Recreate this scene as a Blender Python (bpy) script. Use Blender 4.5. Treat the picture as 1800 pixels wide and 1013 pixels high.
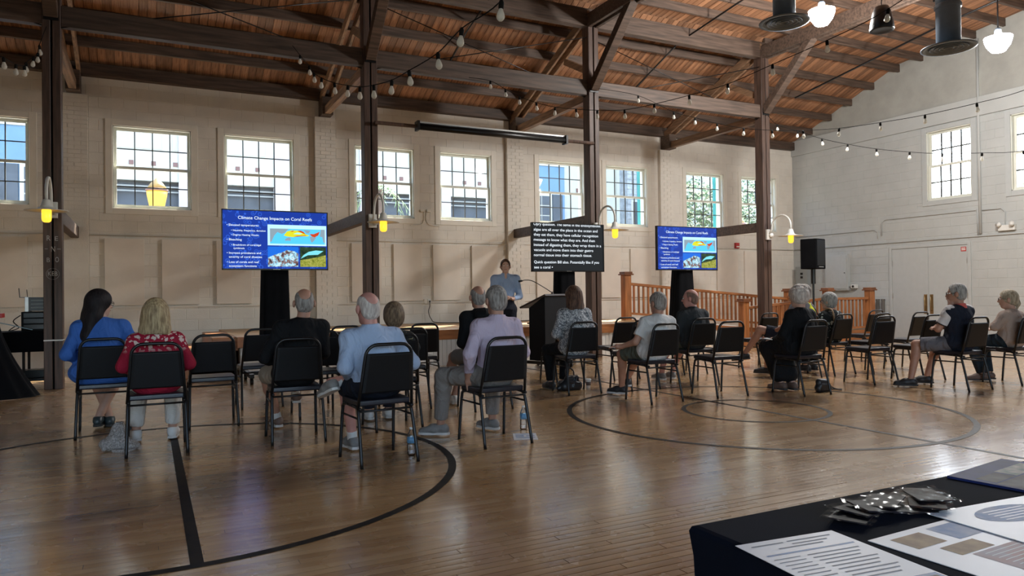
import bpy, bmesh, math, random
import numpy as np
from math import sin, cos, tan, pi, radians, sqrt, floor
from mathutils import Vector, Matrix

random.seed(7)
scene = bpy.context.scene
for o in list(bpy.data.objects):
    bpy.data.objects.remove(o)
COL = scene.collection

# ------------------------------------------------------------------ camera
YAW, PITCH, ROLL, FPX, CAMZ = radians(26.548), radians(0.525), radians(-0.741), 1280.0, 1.2
F = Vector((sin(YAW) * cos(PITCH), cos(YAW) * cos(PITCH), sin(PITCH)))
R0 = Vector((cos(YAW), -sin(YAW), 0))
U0 = R0.cross(F)
Rv = R0 * cos(ROLL) + U0 * sin(ROLL)
Uv = U0 * cos(ROLL) - R0 * sin(ROLL)
cd = bpy.data.cameras.new('camera')
cam = bpy.data.objects.new('camera', cd)
COL.objects.link(cam)
M = Matrix.Identity(4)
for i in range(3):
    M[i][0], M[i][1], M[i][2] = Rv[i], Uv[i], -F[i]
M[2][3] = CAMZ
cam.matrix_world = M
cd.sensor_width = 36.0
cd.lens = FPX / 1800 * 36
cd.clip_start = 0.05
cd.clip_end = 300
scene.camera = cam

# ------------------------------------------------------------------ light and exposure
EXPOSURE = 3.12
SKY_STRENGTH = 0.24
SUN_STRENGTH = 3.2
SUN_TO = Vector((0.55, 0.65, 1.0)).normalized()
PENDANT_W = 60.0
w = bpy.data.worlds.new('sky')
scene.world = w
w.use_nodes = True
nt = w.node_tree
nt.nodes.clear()
out = nt.nodes.new('ShaderNodeOutputWorld')
bg = nt.nodes.new('ShaderNodeBackground')
sky = nt.nodes.new('ShaderNodeTexSky')
sky.sky_type = 'NISHITA'
sky.sun_disc = False
sky.sun_elevation = math.asin(SUN_TO.z)
sky.sun_rotation = math.atan2(SUN_TO.x, SUN_TO.y)
sky.air_density = 1.0
sky.dust_density = 2.5
bg.inputs[1].default_value = SKY_STRENGTH
nt.links.new(sky.outputs[0], bg.inputs[0])
nt.links.new(bg.outputs[0], out.inputs[0])
sl = bpy.data.lights.new('sun', 'SUN')
sl.energy = SUN_STRENGTH
sl.angle = radians(0.6)
sl.color = (1.0, 0.90, 0.74)
so = bpy.data.objects.new('sun', sl)
COL.objects.link(so)
so.location = (30, 30, 40)
so.rotation_euler = SUN_TO.to_track_quat('Z', 'Y').to_euler()
vs = scene.view_settings
vs.view_transform = 'Standard'
vs.look = 'None'
vs.gamma = 1.0
vs.use_curve_mapping = False
vs.exposure = EXPOSURE
scene.cycles.use_denoising = True
scene.cycles.max_bounces = 8
scene.cycles.diffuse_bounces = 5
scene.cycles.transparent_max_bounces = 16
scene.cycles.sample_clamp_indirect = 6.0
scene.cycles.caustics_reflective = False
scene.cycles.caustics_refractive = False

# ------------------------------------------------------------------ materials
MATS = {}

def nodes(name):
    m = bpy.data.materials.new(name)
    m.use_nodes = True
    t = m.node_tree
    return m, t, t.nodes['Principled BSDF']

def N(t, kind, **kw):
    n = t.nodes.new('ShaderNode' + kind)
    for k, v in kw.items():
        if k.startswith('i_'):
            key = k[2:]
            key = int(key) if key.isdigit() else key
            n.inputs[key].default_value = v
        else:
            setattr(n, k, v)
    return n

def math_n(t, op, a, b=None, clamp=False):
    n = t.nodes.new('ShaderNodeMath')
    n.operation = op
    n.use_clamp = clamp
    for i, v in enumerate((a, b)):
        if v is None:
            continue
        if isinstance(v, (int, float)):
            n.inputs[i].default_value = v
        else:
            t.links.new(v, n.inputs[i])
    return n.outputs[0]

def mix_c(t, fac, a, b):
    n = t.nodes.new('ShaderNodeMix')
    n.data_type = 'RGBA'
    for idx, v in ((0, fac), (6, a), (7, b)):
        if isinstance(v, (int, float)):
            n.inputs[idx].default_value = v
        elif isinstance(v, tuple):
            n.inputs[idx].default_value = v + (1,) if len(v) == 3 else v
        else:
            t.links.new(v, n.inputs[idx])
    return n.outputs[2]

def mat(name, col, rough=0.6, metal=0.0, var=0.0, scale=8.0, bump=0.0, stretch=None, spec=None, rnd=0.0, world=False, emit=None, emit_s=0, col2=None, detail=4, bscale=None, sheen=0, trans=0):
    """Principled material with noise colour variation, fine relief and an object-random tint."""
    if name in MATS:
        return MATS[name]
    m, t, b = nodes(name)
    L = t.links.new
    b.inputs['Base Color'].default_value = (*col, 1)
    b.inputs['Roughness'].default_value = rough
    b.inputs['Metallic'].default_value = metal
    if spec is not None:
        b.inputs['Specular IOR Level'].default_value = spec
    if sheen:
        b.inputs['Sheen Weight'].default_value = sheen
    if trans:
        b.inputs['Transmission Weight'].default_value = trans
    if emit:
        b.inputs['Emission Color'].default_value = (*emit, 1)
        b.inputs['Emission Strength'].default_value = emit_s
    if var or bump:
        if world:
            tc = N(t, 'NewGeometry').outputs['Position']
        else:
            tc = N(t, 'TexCoord').outputs['Object']
        mp = N(t, 'Mapping')
        if stretch:
            mp.inputs['Scale'].default_value = stretch
        L(tc, mp.inputs[0])
        nz = N(t, 'TexNoise', i_Scale=scale, i_Detail=detail)
        L(mp.outputs[0], nz.inputs['Vector'])
        c2 = col2 if col2 else tuple(max(0, c * (1 - var)) for c in col)
        c1 = col if col2 else tuple(min(1, c * (1 + var * 0.6)) for c in col)
        rr = N(t, 'MapRange', i_1=0.32, i_2=0.68)
        L(nz.outputs[0], rr.inputs[0])
        cc = mix_c(t, rr.outputs[0], c2, c1)
        if rnd:
            oi = N(t, 'ObjectInfo').outputs['Random']
            hs = N(t, 'HueSaturation')
            L(cc, hs.inputs['Color'])
            L(math_n(t, 'ADD', math_n(t, 'MULTIPLY', oi, 2 * rnd), 1 - rnd), hs.inputs['Value'])
            cc = hs.outputs[0]
        if var or col2:
            L(cc, b.inputs['Base Color'])
        if bump:
            n2 = nz
            if bscale:
                n2 = N(t, 'TexNoise', i_Scale=bscale, i_Detail=5)
                L(mp.outputs[0], n2.inputs['Vector'])
            bp = N(t, 'Bump', i_Strength=bump, i_Distance=0.01)
            L(n2.outputs[0], bp.inputs['Height'])
            L(bp.outputs[0], b.inputs['Normal'])
    MATS[name] = m
    return m

def floor_mat():
    m, t, b = nodes('maple_floor')
    L = t.links.new
    pos = N(t, 'NewGeometry').outputs['Position']
    sep = N(t, 'SeparateXYZ')
    L(pos, sep.inputs[0])
    x, y = sep.outputs[0], sep.outputs[1]
    v = math_n(t, 'DIVIDE', y, 0.0572)
    row = math_n(t, 'FLOOR', v)
    off = math_n(t, 'FRACT', math_n(t, 'MULTIPLY', row, 0.381966))
    u = math_n(t, 'ADD', math_n(t, 'DIVIDE', x, 1.3), off)
    idx = math_n(t, 'FLOOR', u)
    cmb = N(t, 'CombineXYZ')
    L(row, cmb.inputs[0]); L(idx, cmb.inputs[1])
    wn = N(t, 'TexWhiteNoise', noise_dimensions='2D')
    L(cmb.outputs[0], wn.inputs['Vector'])
    ramp = N(t, 'ValToRGB')
    e = ramp.color_ramp.elements
    e[0].position, e[0].color = 0.0, (0.45, 0.25, 0.10, 1)
    e[1].position, e[1].color = 1.0, (0.68, 0.45, 0.225, 1)
    k = ramp.color_ramp.elements.new(0.5); k.color = (0.57, 0.35, 0.155, 1)
    L(wn.outputs['Value'], ramp.inputs[0])
    mp = N(t, 'Mapping'); mp.inputs['Scale'].default_value = (1.2, 26, 1)
    L(pos, mp.inputs[0])
    nz = N(t, 'TexNoise', i_Scale=2.2, i_Detail=6)
    L(mp.outputs[0], nz.inputs['Vector'])
    c = mix_c(t, math_n(t, 'MULTIPLY', nz.outputs[0], 0.45), ramp.outputs[0], (0.39, 0.21, 0.085))
    big = N(t, 'TexNoise', i_Scale=0.5, i_Detail=3)
    L(pos, big.inputs['Vector'])
    c = mix_c(t, math_n(t, 'MULTIPLY', big.outputs[0], 0.35), c, (0.45, 0.29, 0.15))
    fy = math_n(t, 'FRACT', v)
    gap = math_n(t, 'LESS_THAN', fy, 0.035)
    gx = math_n(t, 'LESS_THAN', math_n(t, 'FRACT', u), 0.0018)
    g = math_n(t, 'MAXIMUM', gap, gx)
    c = mix_c(t, math_n(t, 'MULTIPLY', g, 0.65), c, (0.10, 0.05, 0.02))
    L(c, b.inputs['Base Color'])
    rn = N(t, 'TexNoise', i_Scale=3.0, i_Detail=5)
    L(pos, rn.inputs['Vector'])
    L(math_n(t, 'ADD', math_n(t, 'MULTIPLY', rn.outputs[0], 0.14), 0.20), b.inputs['Roughness'])
    cup = math_n(t, 'ABSOLUTE', math_n(t, 'SUBTRACT', fy, 0.5))
    tilt = math_n(t, 'MULTIPLY', math_n(t, 'SUBTRACT', wn.outputs['Value'], 0.5), fy)
    h = math_n(t, 'SUBTRACT', math_n(t, 'ADD', math_n(t, 'MULTIPLY', cup, -0.5), math_n(t, 'MULTIPLY', tilt, 0.8)), g)
    bp = N(t, 'Bump', i_Strength=0.45, i_Distance=0.004)
    L(h, bp.inputs['Height'])
    L(bp.outputs[0], b.inputs['Normal'])
    b.inputs['Coat Weight'].default_value = 1.0
    b.inputs['Coat Roughness'].default_value = 0.17
    bp2 = N(t, 'Bump', i_Strength=0.16, i_Distance=0.004)
    L(h, bp2.inputs['Height'])
    L(bp2.outputs[0], b.inputs['Coat Normal'])
    return m

def glass_mat(name, tint=(1, 1, 1), f=0.08, rough=0.02):
    m = bpy.data.materials.new(name)
    m.use_nodes = True
    t = m.node_tree
    t.nodes.clear()
    o = N(t, 'OutputMaterial')
    tr = N(t, 'BsdfTransparent'); tr.inputs[0].default_value = (*tint, 1)
    gl = N(t, 'BsdfGlossy'); gl.inputs['Roughness'].default_value = rough
    fr = N(t, 'Fresnel', i_0=1.45)
    mx = N(t, 'MixShader')
    t.links.new(math_n(t, 'MULTIPLY', fr.outputs[0], f / 0.04), mx.inputs[0])
    t.links.new(tr.outputs[0], mx.inputs[1]); t.links.new(gl.outputs[0], mx.inputs[2])
    t.links.new(mx.outputs[0], o.inputs[0])
    MATS[name] = m
    return m

def emis(name, col, s):
    if name in MATS:
        return MATS[name]
    return mat(name, (0.01, 0.01, 0.01), 0.5, emit=col, emit_s=s, spec=0.08)

M_FLOOR = floor_mat()
M_GLASS = glass_mat('window_glass', (0.97, 1.0, 0.98), 0.04)
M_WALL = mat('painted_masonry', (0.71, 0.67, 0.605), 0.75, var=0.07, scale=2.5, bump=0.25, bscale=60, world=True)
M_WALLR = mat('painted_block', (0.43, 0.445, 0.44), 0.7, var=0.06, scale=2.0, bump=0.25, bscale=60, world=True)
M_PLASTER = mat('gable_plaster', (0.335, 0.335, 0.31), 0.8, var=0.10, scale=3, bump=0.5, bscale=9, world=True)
M_TRIM = mat('cream_trim', (0.74, 0.70, 0.62), 0.55, var=0.04, scale=5)
M_SASH = mat('sash_paint', (0.66, 0.67, 0.60), 0.5, var=0.04, scale=5)
M_MUNTIN = mat('backlit_muntin', (0.055, 0.058, 0.055), 0.5)  # dark look of backlit muntins put into their base colour
M_PANEL = mat('acoustic_panel', (0.73, 0.67, 0.595), 0.9, var=0.05, scale=3, bump=0.12, bscale=200)
M_BEAM = mat('dark_timber', (0.088, 0.056, 0.040), 0.6, var=0.5, scale=3, bump=0.3, stretch=(0.6, 8, 8), rnd=0.15)
M_COLUMN = mat('column_timber', (0.078, 0.043, 0.030), 0.55, var=0.5, scale=3, bump=0.3, stretch=(9, 9, 0.7), rnd=0.1)
M_RAFT = mat('pale_timber', (0.24, 0.135, 0.075), 0.65, var=0.45, scale=3, bump=0.3, stretch=(8, 0.7, 8), rnd=0.2)
M_DECK = mat('deck_board', (0.37, 0.185, 0.095), 0.6, scale=2.5, col2=(0.19, 0.085, 0.042), bump=0.35, stretch=(16, 0.8, 4), rnd=0.35, var=0.1)
M_BLACK = mat('black_metal', (0.006, 0.006, 0.0065), 0.35, spec=0.4)
M_RUBBER = mat('black_rubber', (0.008, 0.008, 0.008), 0.8, spec=0.15)
M_DOORP = mat('door_paint', (0.43, 0.45, 0.45), 0.5, var=0.03)
M_VINYL = mat('black_vinyl', (0.0055, 0.006, 0.007), 0.45, spec=0.25, bump=0.08, scale=300, var=0.1)
M_SEATV = mat('dark_blue_vinyl', (0.010, 0.010, 0.016), 0.33, spec=0.5, bump=0.08, scale=300, var=0.1)
M_DRAPE = mat('black_drape', (0.004, 0.0045, 0.006), 0.9, var=0.2, scale=4, bump=0.2, bscale=40, spec=0.1)
M_STEEL = mat('galvanised', (0.45, 0.45, 0.44), 0.4, metal=0.8, var=0.1)
M_DUCT = mat('painted_duct', (0.12, 0.16, 0.21), 0.55, var=0.1)
M_OAK = mat('orange_wood', (0.34, 0.128, 0.042), 0.38, scale=3, var=0.35, bump=0.1, stretch=(6, 6, 0.8))
M_OAKX = mat('orange_wood_rail', (0.35, 0.135, 0.045), 0.38, scale=3, var=0.35, bump=0.1, stretch=(0.8, 6, 6))
M_OAKCAP = mat('dark_wood_cap', (0.20, 0.075, 0.03), 0.45, scale=3, var=0.3)
M_WHITE = mat('white_paint', (0.72, 0.72, 0.69), 0.5, var=0.03)
M_WHITEM = mat('white_enamel', (0.66, 0.66, 0.63), 0.35, var=0.03)
M_LINE = mat('black_floor_paint', (0.012, 0.012, 0.013), 0.5, spec=0.2, var=0.35, scale=14, col2=(0.03, 0.025, 0.02), world=True)

# ------------------------------------------------------------------ mesh helpers
class MB:
    def __init__(s, T=None):
        s.v, s.f, s.T = [], [], T
    def add(s, vs, fs):
        k = len(s.v)
        if s.T:
            vs = [s.T(*p) for p in vs]
        s.v += [tuple(p) for p in vs]
        s.f += [tuple(i + k for i in f) for f in fs]
        return s
    def box(s, x0, y0, z0, x1, y1, z1):
        x0, x1 = min(x0, x1), max(x0, x1); y0, y1 = min(y0, y1), max(y0, y1); z0, z1 = min(z0, z1), max(z0, z1)
        return s.add([(x0, y0, z0), (x1, y0, z0), (x1, y1, z0), (x0, y1, z0), (x0, y0, z1), (x1, y0, z1), (x1, y1, z1), (x0, y1, z1)],
                     [(0, 3, 2, 1), (4, 5, 6, 7), (0, 1, 5, 4), (1, 2, 6, 5), (2, 3, 7, 6), (3, 0, 4, 7)])
    def beam(s, a, b, wd, ht, up=(0, 0, 1)):
        """rectangular bar from a to b, wd across, ht along up; a, b on the centre line"""
        a, b, up = Vector(a), Vector(b), Vector(up)
        d = (b - a).normalized()
        r = d.cross(up).normalized()
        u = r.cross(d).normalized()
        vs = []
        for p in (a, b):
            for sx, sz in ((-1, -1), (1, -1), (1, 1), (-1, 1)):
                vs.append(tuple(p + r * (sx * wd / 2) + u * (sz * ht / 2)))
        return s.add(vs, [(0, 1, 2, 3), (7, 6, 5, 4), (0, 4, 5, 1), (1, 5, 6, 2), (2, 6, 7, 3), (3, 7, 4, 0)])
    def tube(s, pts, r, n=8, closed=False, cap=True):
        pts = [Vector(p) for p in pts]
        m = len(pts)
        rs = r if isinstance(r, (list, tuple)) else [r] * m
        up = None
        vs, fs = [], []
        for i, p in enumerate(pts):
            if closed:
                d = (pts[(i + 1) % m] - pts[i - 1]).normalized()
            else:
                d = (pts[min(i + 1, m - 1)] - pts[max(i - 1, 0)]).normalized()
            if up is None:
                up = Vector((0, 0, 1)) if abs(d.z) < 0.9 else Vector((0, 1, 0))
            a = (up - d * up.dot(d)).normalized()
            b = d.cross(a)
            up = a
            for k in range(n):
                an = 2 * pi * k / n
                vs.append(tuple(p + (a * cos(an) + b * sin(an)) * rs[i]))
        for i in range(m if closed else m - 1):
            j = (i + 1) % m
            for k in range(n):
                fs.append((i * n + k, i * n + (k + 1) % n, j * n + (k + 1) % n, j * n + k))
        if cap and not closed:
            fs.append(tuple(range(n - 1, -1, -1)))
            fs.append(tuple((m - 1) * n + k for k in range(n)))
        return s.add(vs, fs)
    def lathe(s, prof, n=20, o=(0, 0, 0)):
        """prof: (r, z) pairs from bottom to top about the z axis"""
        vs, fs = [], []
        for r, z in prof:
            for k in range(n):
                an = 2 * pi * k / n
                vs.append((o[0] + r * cos(an), o[1] + r * sin(an), o[2] + z))
        for i in range(len(prof) - 1):
            for k in range(n):
                fs.append((i * n + k, i * n + (k + 1) % n, (i + 1) * n + (k + 1) % n, (i + 1) * n + k))
        if prof[0][0] > 1e-5:
            fs.append(tuple(range(n - 1, -1, -1)))
        if prof[-1][0] > 1e-5:
            fs.append(tuple((len(prof) - 1) * n + k for k in range(n)))
        return s.add(vs, fs)
    def prism(s, poly, a, b, axis=1):
        """polygon given in the two other axes, extruded along axis from a to b"""
        def P(u, v, w):
            q = [0, 0, 0]
            ax = [i for i in range(3) if i != axis]
            q[ax[0]], q[ax[1]], q[axis] = u, v, w
            return tuple(q)
        n = len(poly)
        vs = [P(u, v, a) for u, v in poly] + [P(u, v, b) for u, v in poly]
        fs = [tuple(range(n)), tuple(range(2 * n - 1, n - 1, -1))]
        fs += [(i, i + n, (i + 1) % n + n, (i + 1) % n) for i in range(n)]
        return s.add(vs, fs)
    def grid(s, fn, nu, nv):
        vs = [fn(i / nu, j / nv) for j in range(nv + 1) for i in range(nu + 1)]
        fs = [(j * (nu + 1) + i, j * (nu + 1) + i + 1, (j + 1) * (nu + 1) + i + 1, (j + 1) * (nu + 1) + i) for j in range(nv) for i in range(nu)]
        return s.add(vs, fs)
    def mesh(s, name, smooth=False, bevel=0, seg=2, fix=True):
        me = bpy.data.meshes.new(name)
        me.from_pydata(s.v, [], s.f)
        if fix or bevel:
            bm = bmesh.new()
            bm.from_mesh(me)
            if fix:
                bmesh.ops.recalc_face_normals(bm, faces=bm.faces)
            if bevel:
                bmesh.ops.bevel(bm, geom=[e for e in bm.edges if e.calc_face_angle(0) > 0.5], offset=bevel, segments=seg, affect='EDGES', profile=0.7)
            bm.to_mesh(me)
            bm.free()
        if smooth:
            me.polygons.foreach_set('use_smooth', [True] * len(me.polygons))
        return me
    def ob(s, name, m, parent=None, smooth=False, bevel=0, seg=2, fix=True):
        return link(name, s.mesh(name, smooth, bevel, seg, fix), m, parent)

def link(name, me, m=None, parent=None, loc=None):
    o = bpy.data.objects.new(name, me)
    if m is not None and len(me.materials) == 0:
        me.materials.append(m)
    COL.objects.link(o)
    if parent:
        o.parent = parent
    if loc:
        o.location = loc
    return o

def tag(o, label=None, cat=None, group=None, kind=None):
    if label: o['label'] = label
    if cat: o['category'] = cat
    if group: o['group'] = group
    if kind: o['kind'] = kind
    return o

def thing(name, label=None, cat=None, loc=(0, 0, 0), rz=0, group=None, kind=None):
    o = bpy.data.objects.new(name, None)
    o.empty_display_size = 0.1
    COL.objects.link(o)
    o.location = loc
    o.rotation_euler = (0, 0, rz)
    return tag(o, label, cat, group, kind)

def struct(name, kind='structure'):
    return thing(name, kind=kind)

def copy_tree(o, parent=None):
    c = o.copy()
    COL.objects.link(c)
    c.parent = parent
    for ch in list(CHILDREN.get(o.name, [])) or [x for x in bpy.data.objects if x.parent == o]:
        copy_tree(ch, c)
    return c
CHILDREN = {}

def bez(pts, n=8):
    """Catmull-Rom through points"""
    pts = [Vector(p) for p in pts]
    out = []
    for i in range(len(pts) - 1):
        p0, p1, p2, p3 = pts[max(i - 1, 0)], pts[i], pts[i + 1], pts[min(i + 2, len(pts) - 1)]
        for k in range(n):
            t = k / n
            out.append(0.5 * ((2 * p1) + (p2 - p0) * t + (2 * p0 - 5 * p1 + 4 * p2 - p3) * t * t + (3 * p1 - p0 - 3 * p2 + p3) * t ** 3))
    out.append(pts[-1])
    return out

def text_mesh(name, s, w, h, m, parent, x, z, y, align='LEFT', depth=0.0, size=None):
    """flat lettering in the x-z plane facing -y; w limits the width, h is the capital height"""
    c = bpy.data.curves.new(name, 'FONT')
    c.body = s
    c.size = 1.0
    c.resolution_u = 3
    o = bpy.data.objects.new(name + '_tmp', c)
    me = bpy.data.meshes.new_from_object(o)
    bpy.data.objects.remove(o)
    n = len(me.vertices)
    co = np.zeros(n * 3)
    me.vertices.foreach_get('co', co)
    co = co.reshape(-1, 3)
    k = h / 0.7
    kx = k
    wid = (co[:, 0].max() - co[:, 0].min()) * k
    if w and abs(wid) > 1e-6:
        kx = k * w / wid
    x0 = co[:, 0].min() * kx
    o2 = np.zeros_like(co)
    tw = (co[:, 0].max() * kx - x0)
    dx = x - x0 if align == 'LEFT' else x - x0 - tw / 2
    o2[:, 0] = co[:, 0] * kx + dx
    o2[:, 2] = co[:, 1] * k + z
    o2[:, 1] = y
    me.vertices.foreach_set('co', o2.ravel())
    me.update()
    me.name = name
    me.materials.clear()
    return link(name, me, m, parent)

# ================================================================== THE ROOM
XR, YW, XL, YB = 16.506, 15.005, -8.5, -6.0
YC = 11.665
COLX = [-1.15, 3.255, 7.555, 11.947]
PILX = [-1.15, 3.245, 7.57, 11.93]

def rect_sub(r, h):
    x0, z0, x1, z1 = r
    a, b, c, d = h
    if a >= x1 or c <= x0 or b >= z1 or d <= z0:
        return [r]
    o = []
    if z0 < b: o.append((x0, z0, x1, b))
    if d < z1: o.append((x0, d, x1, z1))
    lo, hi = max(z0, b), min(z1, d)
    if x0 < a: o.append((x0, lo, a, hi))
    if c < x1: o.append((c, lo, x1, hi))
    return o

def rects_minus(r, holes):
    rs = [r]
    for h in holes:
        rs = [q for x in rs for q in rect_sub(x, h)]
    return rs

# ---- floor
floor_o = MB().box(XL, YB, -0.2, XR + 0.3, YW + 0.3, 0).ob('floor', M_FLOOR)
tag(floor_o, kind='structure')
_cache = {}
for row in range(22, 58):                       # the boards near the table, wide enough to tell apart
    y0 = row * 0.0572
    off = (row * 0.381966) % 1.0
    for idx in range(-1, 4):
        x0, x1 = (idx - off) * 1.3, (idx + 1 - off) * 1.3
        if x1 < -1.6 or x0 > 2.6:
            continue
        if 'fp' not in _cache:
            g, hh, wd, ln = 0.0011, 0.0016, 0.0572, 1.3
            c = 0.0012
            mb = MB()
            mb.add([(g, g, 0), (ln - g, g, 0), (ln - g, wd - g, 0), (g, wd - g, 0),
                    (g + c, g + c, hh), (ln - g - c, g + c, hh), (ln - g - c, wd - g - c, hh), (g + c, wd - g - c, hh)],
                   [(4, 5, 6, 7), (0, 1, 5, 4), (1, 2, 6, 5), (2, 3, 7, 6), (3, 0, 4, 7)])
            _cache['fp'] = mb.mesh('floor_board', fix=False)
        link('floor_board', _cache['fp'], M_FLOOR, floor_o, (x0, y0, 0))

def arc_band(cx, cy, r, wd, a0, a1, n, z=0.0022):
    mb = MB()
    vs, fs = [], []
    for i in range(n + 1):
        a = a0 + (a1 - a0) * i / n
        for q in (r - wd / 2, r + wd / 2):
            vs.append((cx + q * cos(a), cy + q * sin(a), z))
    for i in range(n):
        fs.append((2 * i, 2 * i + 1, 2 * i + 3, 2 * i + 2))
    return mb.add(vs, fs)
tag(arc_band(0.085, 5.54, 1.97, 0.055, 0, 2 * pi, 120).ob('court_line', M_LINE, floor_o), label='black painted free-throw circle')
arc_band(5.48, 5.49, 1.88, 0.052, 0, 2 * pi, 120).ob('court_line', M_LINE, floor_o)
arc_band(5.48, 5.51, 0.70, 0.045, 0, 2 * pi, 80).ob('court_line', M_LINE, floor_o)
MB().add([(0.16, 3.56, 0.002), (0.218, 3.56, 0.002), (0.218, 7.5, 0.002), (0.16, 7.5, 0.002)], [(0, 1, 2, 3)]).ob('court_line', M_LINE, floor_o)
MB().add([(5.485, -2, 0.002), (5.53, -2, 0.002), (5.53, 11.5, 0.002), (5.485, 11.5, 0.002)], [(0, 1, 2, 3)]).ob('court_line', M_LINE, floor_o)

# ---- windows
WX = [(-5.03, -3.73), (-3.13, -1.83), (-0.563, 0.745), (1.325, 2.632), (3.86, 5.156), (5.751, 7.005), (8.231, 9.50), (10.117, 11.375), (12.63, 13.91), (14.549, 15.84)]
WZ = (2.87, 4.37)
RWY = [(9.94, 10.99), (8.05, 9.108), (6.17, 7.22), (3.2, 4.25), (0.4, 1.45)]
RWZ = (3.28, 4.905)
T_long = lambda u, v, z: (u, YW + v, z)
T_right = lambda u, v, z: (XR + v, u, z)
def portal(nm, loc, rot, sx, sz):
    l = bpy.data.lights.new(nm, 'AREA')
    l.shape = 'RECTANGLE'
    l.size, l.size_y = sx, sz
    l.cycles.is_portal = True
    o = bpy.data.objects.new(nm, l)
    COL.objects.link(o)
    o.location = loc
    o.rotation_euler = rot
    return o

def window(n, T, u0, u1, z0, z1, mw=0.009, trim=M_TRIM):
    root = struct('window_%d' % n)
    cw = 0.115
    mb = MB(T)
    for a, b, c, d in ((u0 - cw, z0 - cw, u0, z1 + cw), (u1, z0 - cw, u1 + cw, z1 + cw), (u0, z1, u1, z1 + cw), (u0, z0 - cw, u1, z0)):
        mb.box(a, -0.022, b, c, 0.02, d)
    mb.ob('casing', trim, root, bevel=0.004, seg=1)
    mb = MB(T)                                              # jamb liner through the wall
    for a, b, c, d in ((u0 - 0.015, z0, u0 + 0.02, z1), (u1 - 0.02, z0, u1 + 0.015, z1), (u0, z1 - 0.02, u1, z1 + 0.015), (u0, z0 - 0.015, u1, z0 + 0.02)):
        mb.box(a, 0.0, b, c, 0.26, d)
    mb.ob('jamb', M_SASH, root)
    zm = (z0 + z1) / 2
    for lo, hi, v in ((z0 + 0.02, zm + 0.025, 0.06), (zm - 0.025, z1 - 0.02, 0.10)):
        a, b, st = u0 + 0.02, u1 - 0.02, 0.045
        mb = MB(T)
        mb.box(a, v, lo, a + st, v + 0.035, hi).box(b - st, v, lo, b, v + 0.035, hi)
        mb.box(a + st, v, lo, b - st, v + 0.035, lo + 0.05).box(a + st, v, hi - 0.05, b - st, v + 0.035, hi)
        sash = mb.ob('sash', M_SASH, root)
        ga, gb, gl, gh = a + st, b - st, lo + 0.05, hi - 0.05
        for k in range(1, 4):
            x = ga + (gb - ga) * k / 4
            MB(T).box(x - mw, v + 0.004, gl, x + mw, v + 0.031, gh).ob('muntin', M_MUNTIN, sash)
        zc = (gl + gh) / 2
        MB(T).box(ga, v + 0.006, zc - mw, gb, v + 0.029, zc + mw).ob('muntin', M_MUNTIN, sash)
        for k in range(4):
            for j in range(2):
                x0_, x1_ = ga + (gb - ga) * k / 4 + 0.009, ga + (gb - ga) * (k + 1) / 4 - 0.009
                y0_, y1_ = (gl, zc - 0.009) if j == 0 else (zc + 0.009, gh)
                MB(T).add([(x0_, v + 0.018, y0_), (x1_, v + 0.018, y0_), (x1_, v + 0.018, y1_), (x0_, v + 0.018, y1_)], [(0, 1, 2, 3)]).ob('pane', M_GLASS, sash, fix=False)
    return root
wn = 1
for a, b in WX:
    window(wn, T_long, a, b, *WZ); wn += 1
    portal('daylight_portal', ((a + b) / 2, YW + 0.3, sum(WZ) / 2), (radians(-90), 0, 0), b - a, WZ[1] - WZ[0])
for a, b in RWY:
    window(wn, T_right, a, b, *RWZ, 0.015, M_DOORP); wn += 1
    portal('daylight_portal', (XR + 0.3, (a + b) / 2, sum(RWZ) / 2), (radians(-90), 0, radians(-90)), b - a, RWZ[1] - RWZ[0])

# ---- masonry walls with blocks of their own
def block_mesh(wd, ht, key):
    k = (key, round(wd, 3), round(ht, 3))
    if k not in _cache:
        g, c, d = 0.003, 0.005, 0.005
        pts = [(g, 0, g), (wd - g, 0, g), (wd - g, 0, ht - g), (g, 0, ht - g),
               (g + c, -d, g + c), (wd - g - c, -d, g + c), (wd - g - c, -d, ht - g - c), (g + c, -d, ht - g - c)]
        fs = [(4, 5, 6, 7), (0, 1, 5, 4), (1, 2, 6, 5), (2, 3, 7, 6), (3, 0, 4, 7)]
        if key == 'R':
            pts = [(y, x, z) for x, y, z in pts]
            fs = [tuple(reversed(f)) for f in fs]
        mb = MB().add(pts, fs)
        _cache[k] = mb.mesh('block', fix=False)
    return _cache[k]

def block_wall(parent, key, face, u0, u1, z0, z1, holes, m, bw, bh, dist, limit, skip=None):
    pcs = []
    nr = int(math.ceil((z1 - z0) / bh))
    for r in range(nr):
        za, zb = z0 + r * bh, min(z0 + (r + 1) * bh, z1)
        st = u0 - (bw / 2 if r % 2 else 0)
        k = 0
        while st + k * bw < u1:
            a, b = max(st + k * bw, u0), min(st + (k + 1) * bw, u1)
            k += 1
            if b - a < 0.03:
                continue
            for q in rects_minus((a, za, b, zb), holes):
                if q[2] - q[0] > 0.025 and q[3] - q[1] > 0.025:
                    pcs.append(q)
    pcs.sort(key=lambda q: dist((q[0] + q[2]) / 2, (q[1] + q[3]) / 2, q))
    rest = MB()
    for i, q in enumerate(pcs):
        loc = (q[0], face, q[1]) if key == 'L' else (face, q[0], q[1])
        if i < limit:
            link('block', block_mesh(q[2] - q[0], q[3] - q[1], key), m, parent, loc)
        else:
            me = block_mesh(q[2] - q[0], q[3] - q[1], key)
            rest.add([(v.co.x + loc[0], v.co.y + loc[1], v.co.z + loc[2]) for v in me.vertices], [tuple(p.vertices) for p in me.polygons])
    tag(rest.ob('block_field', m, parent, fix=False), kind='stuff')

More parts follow.
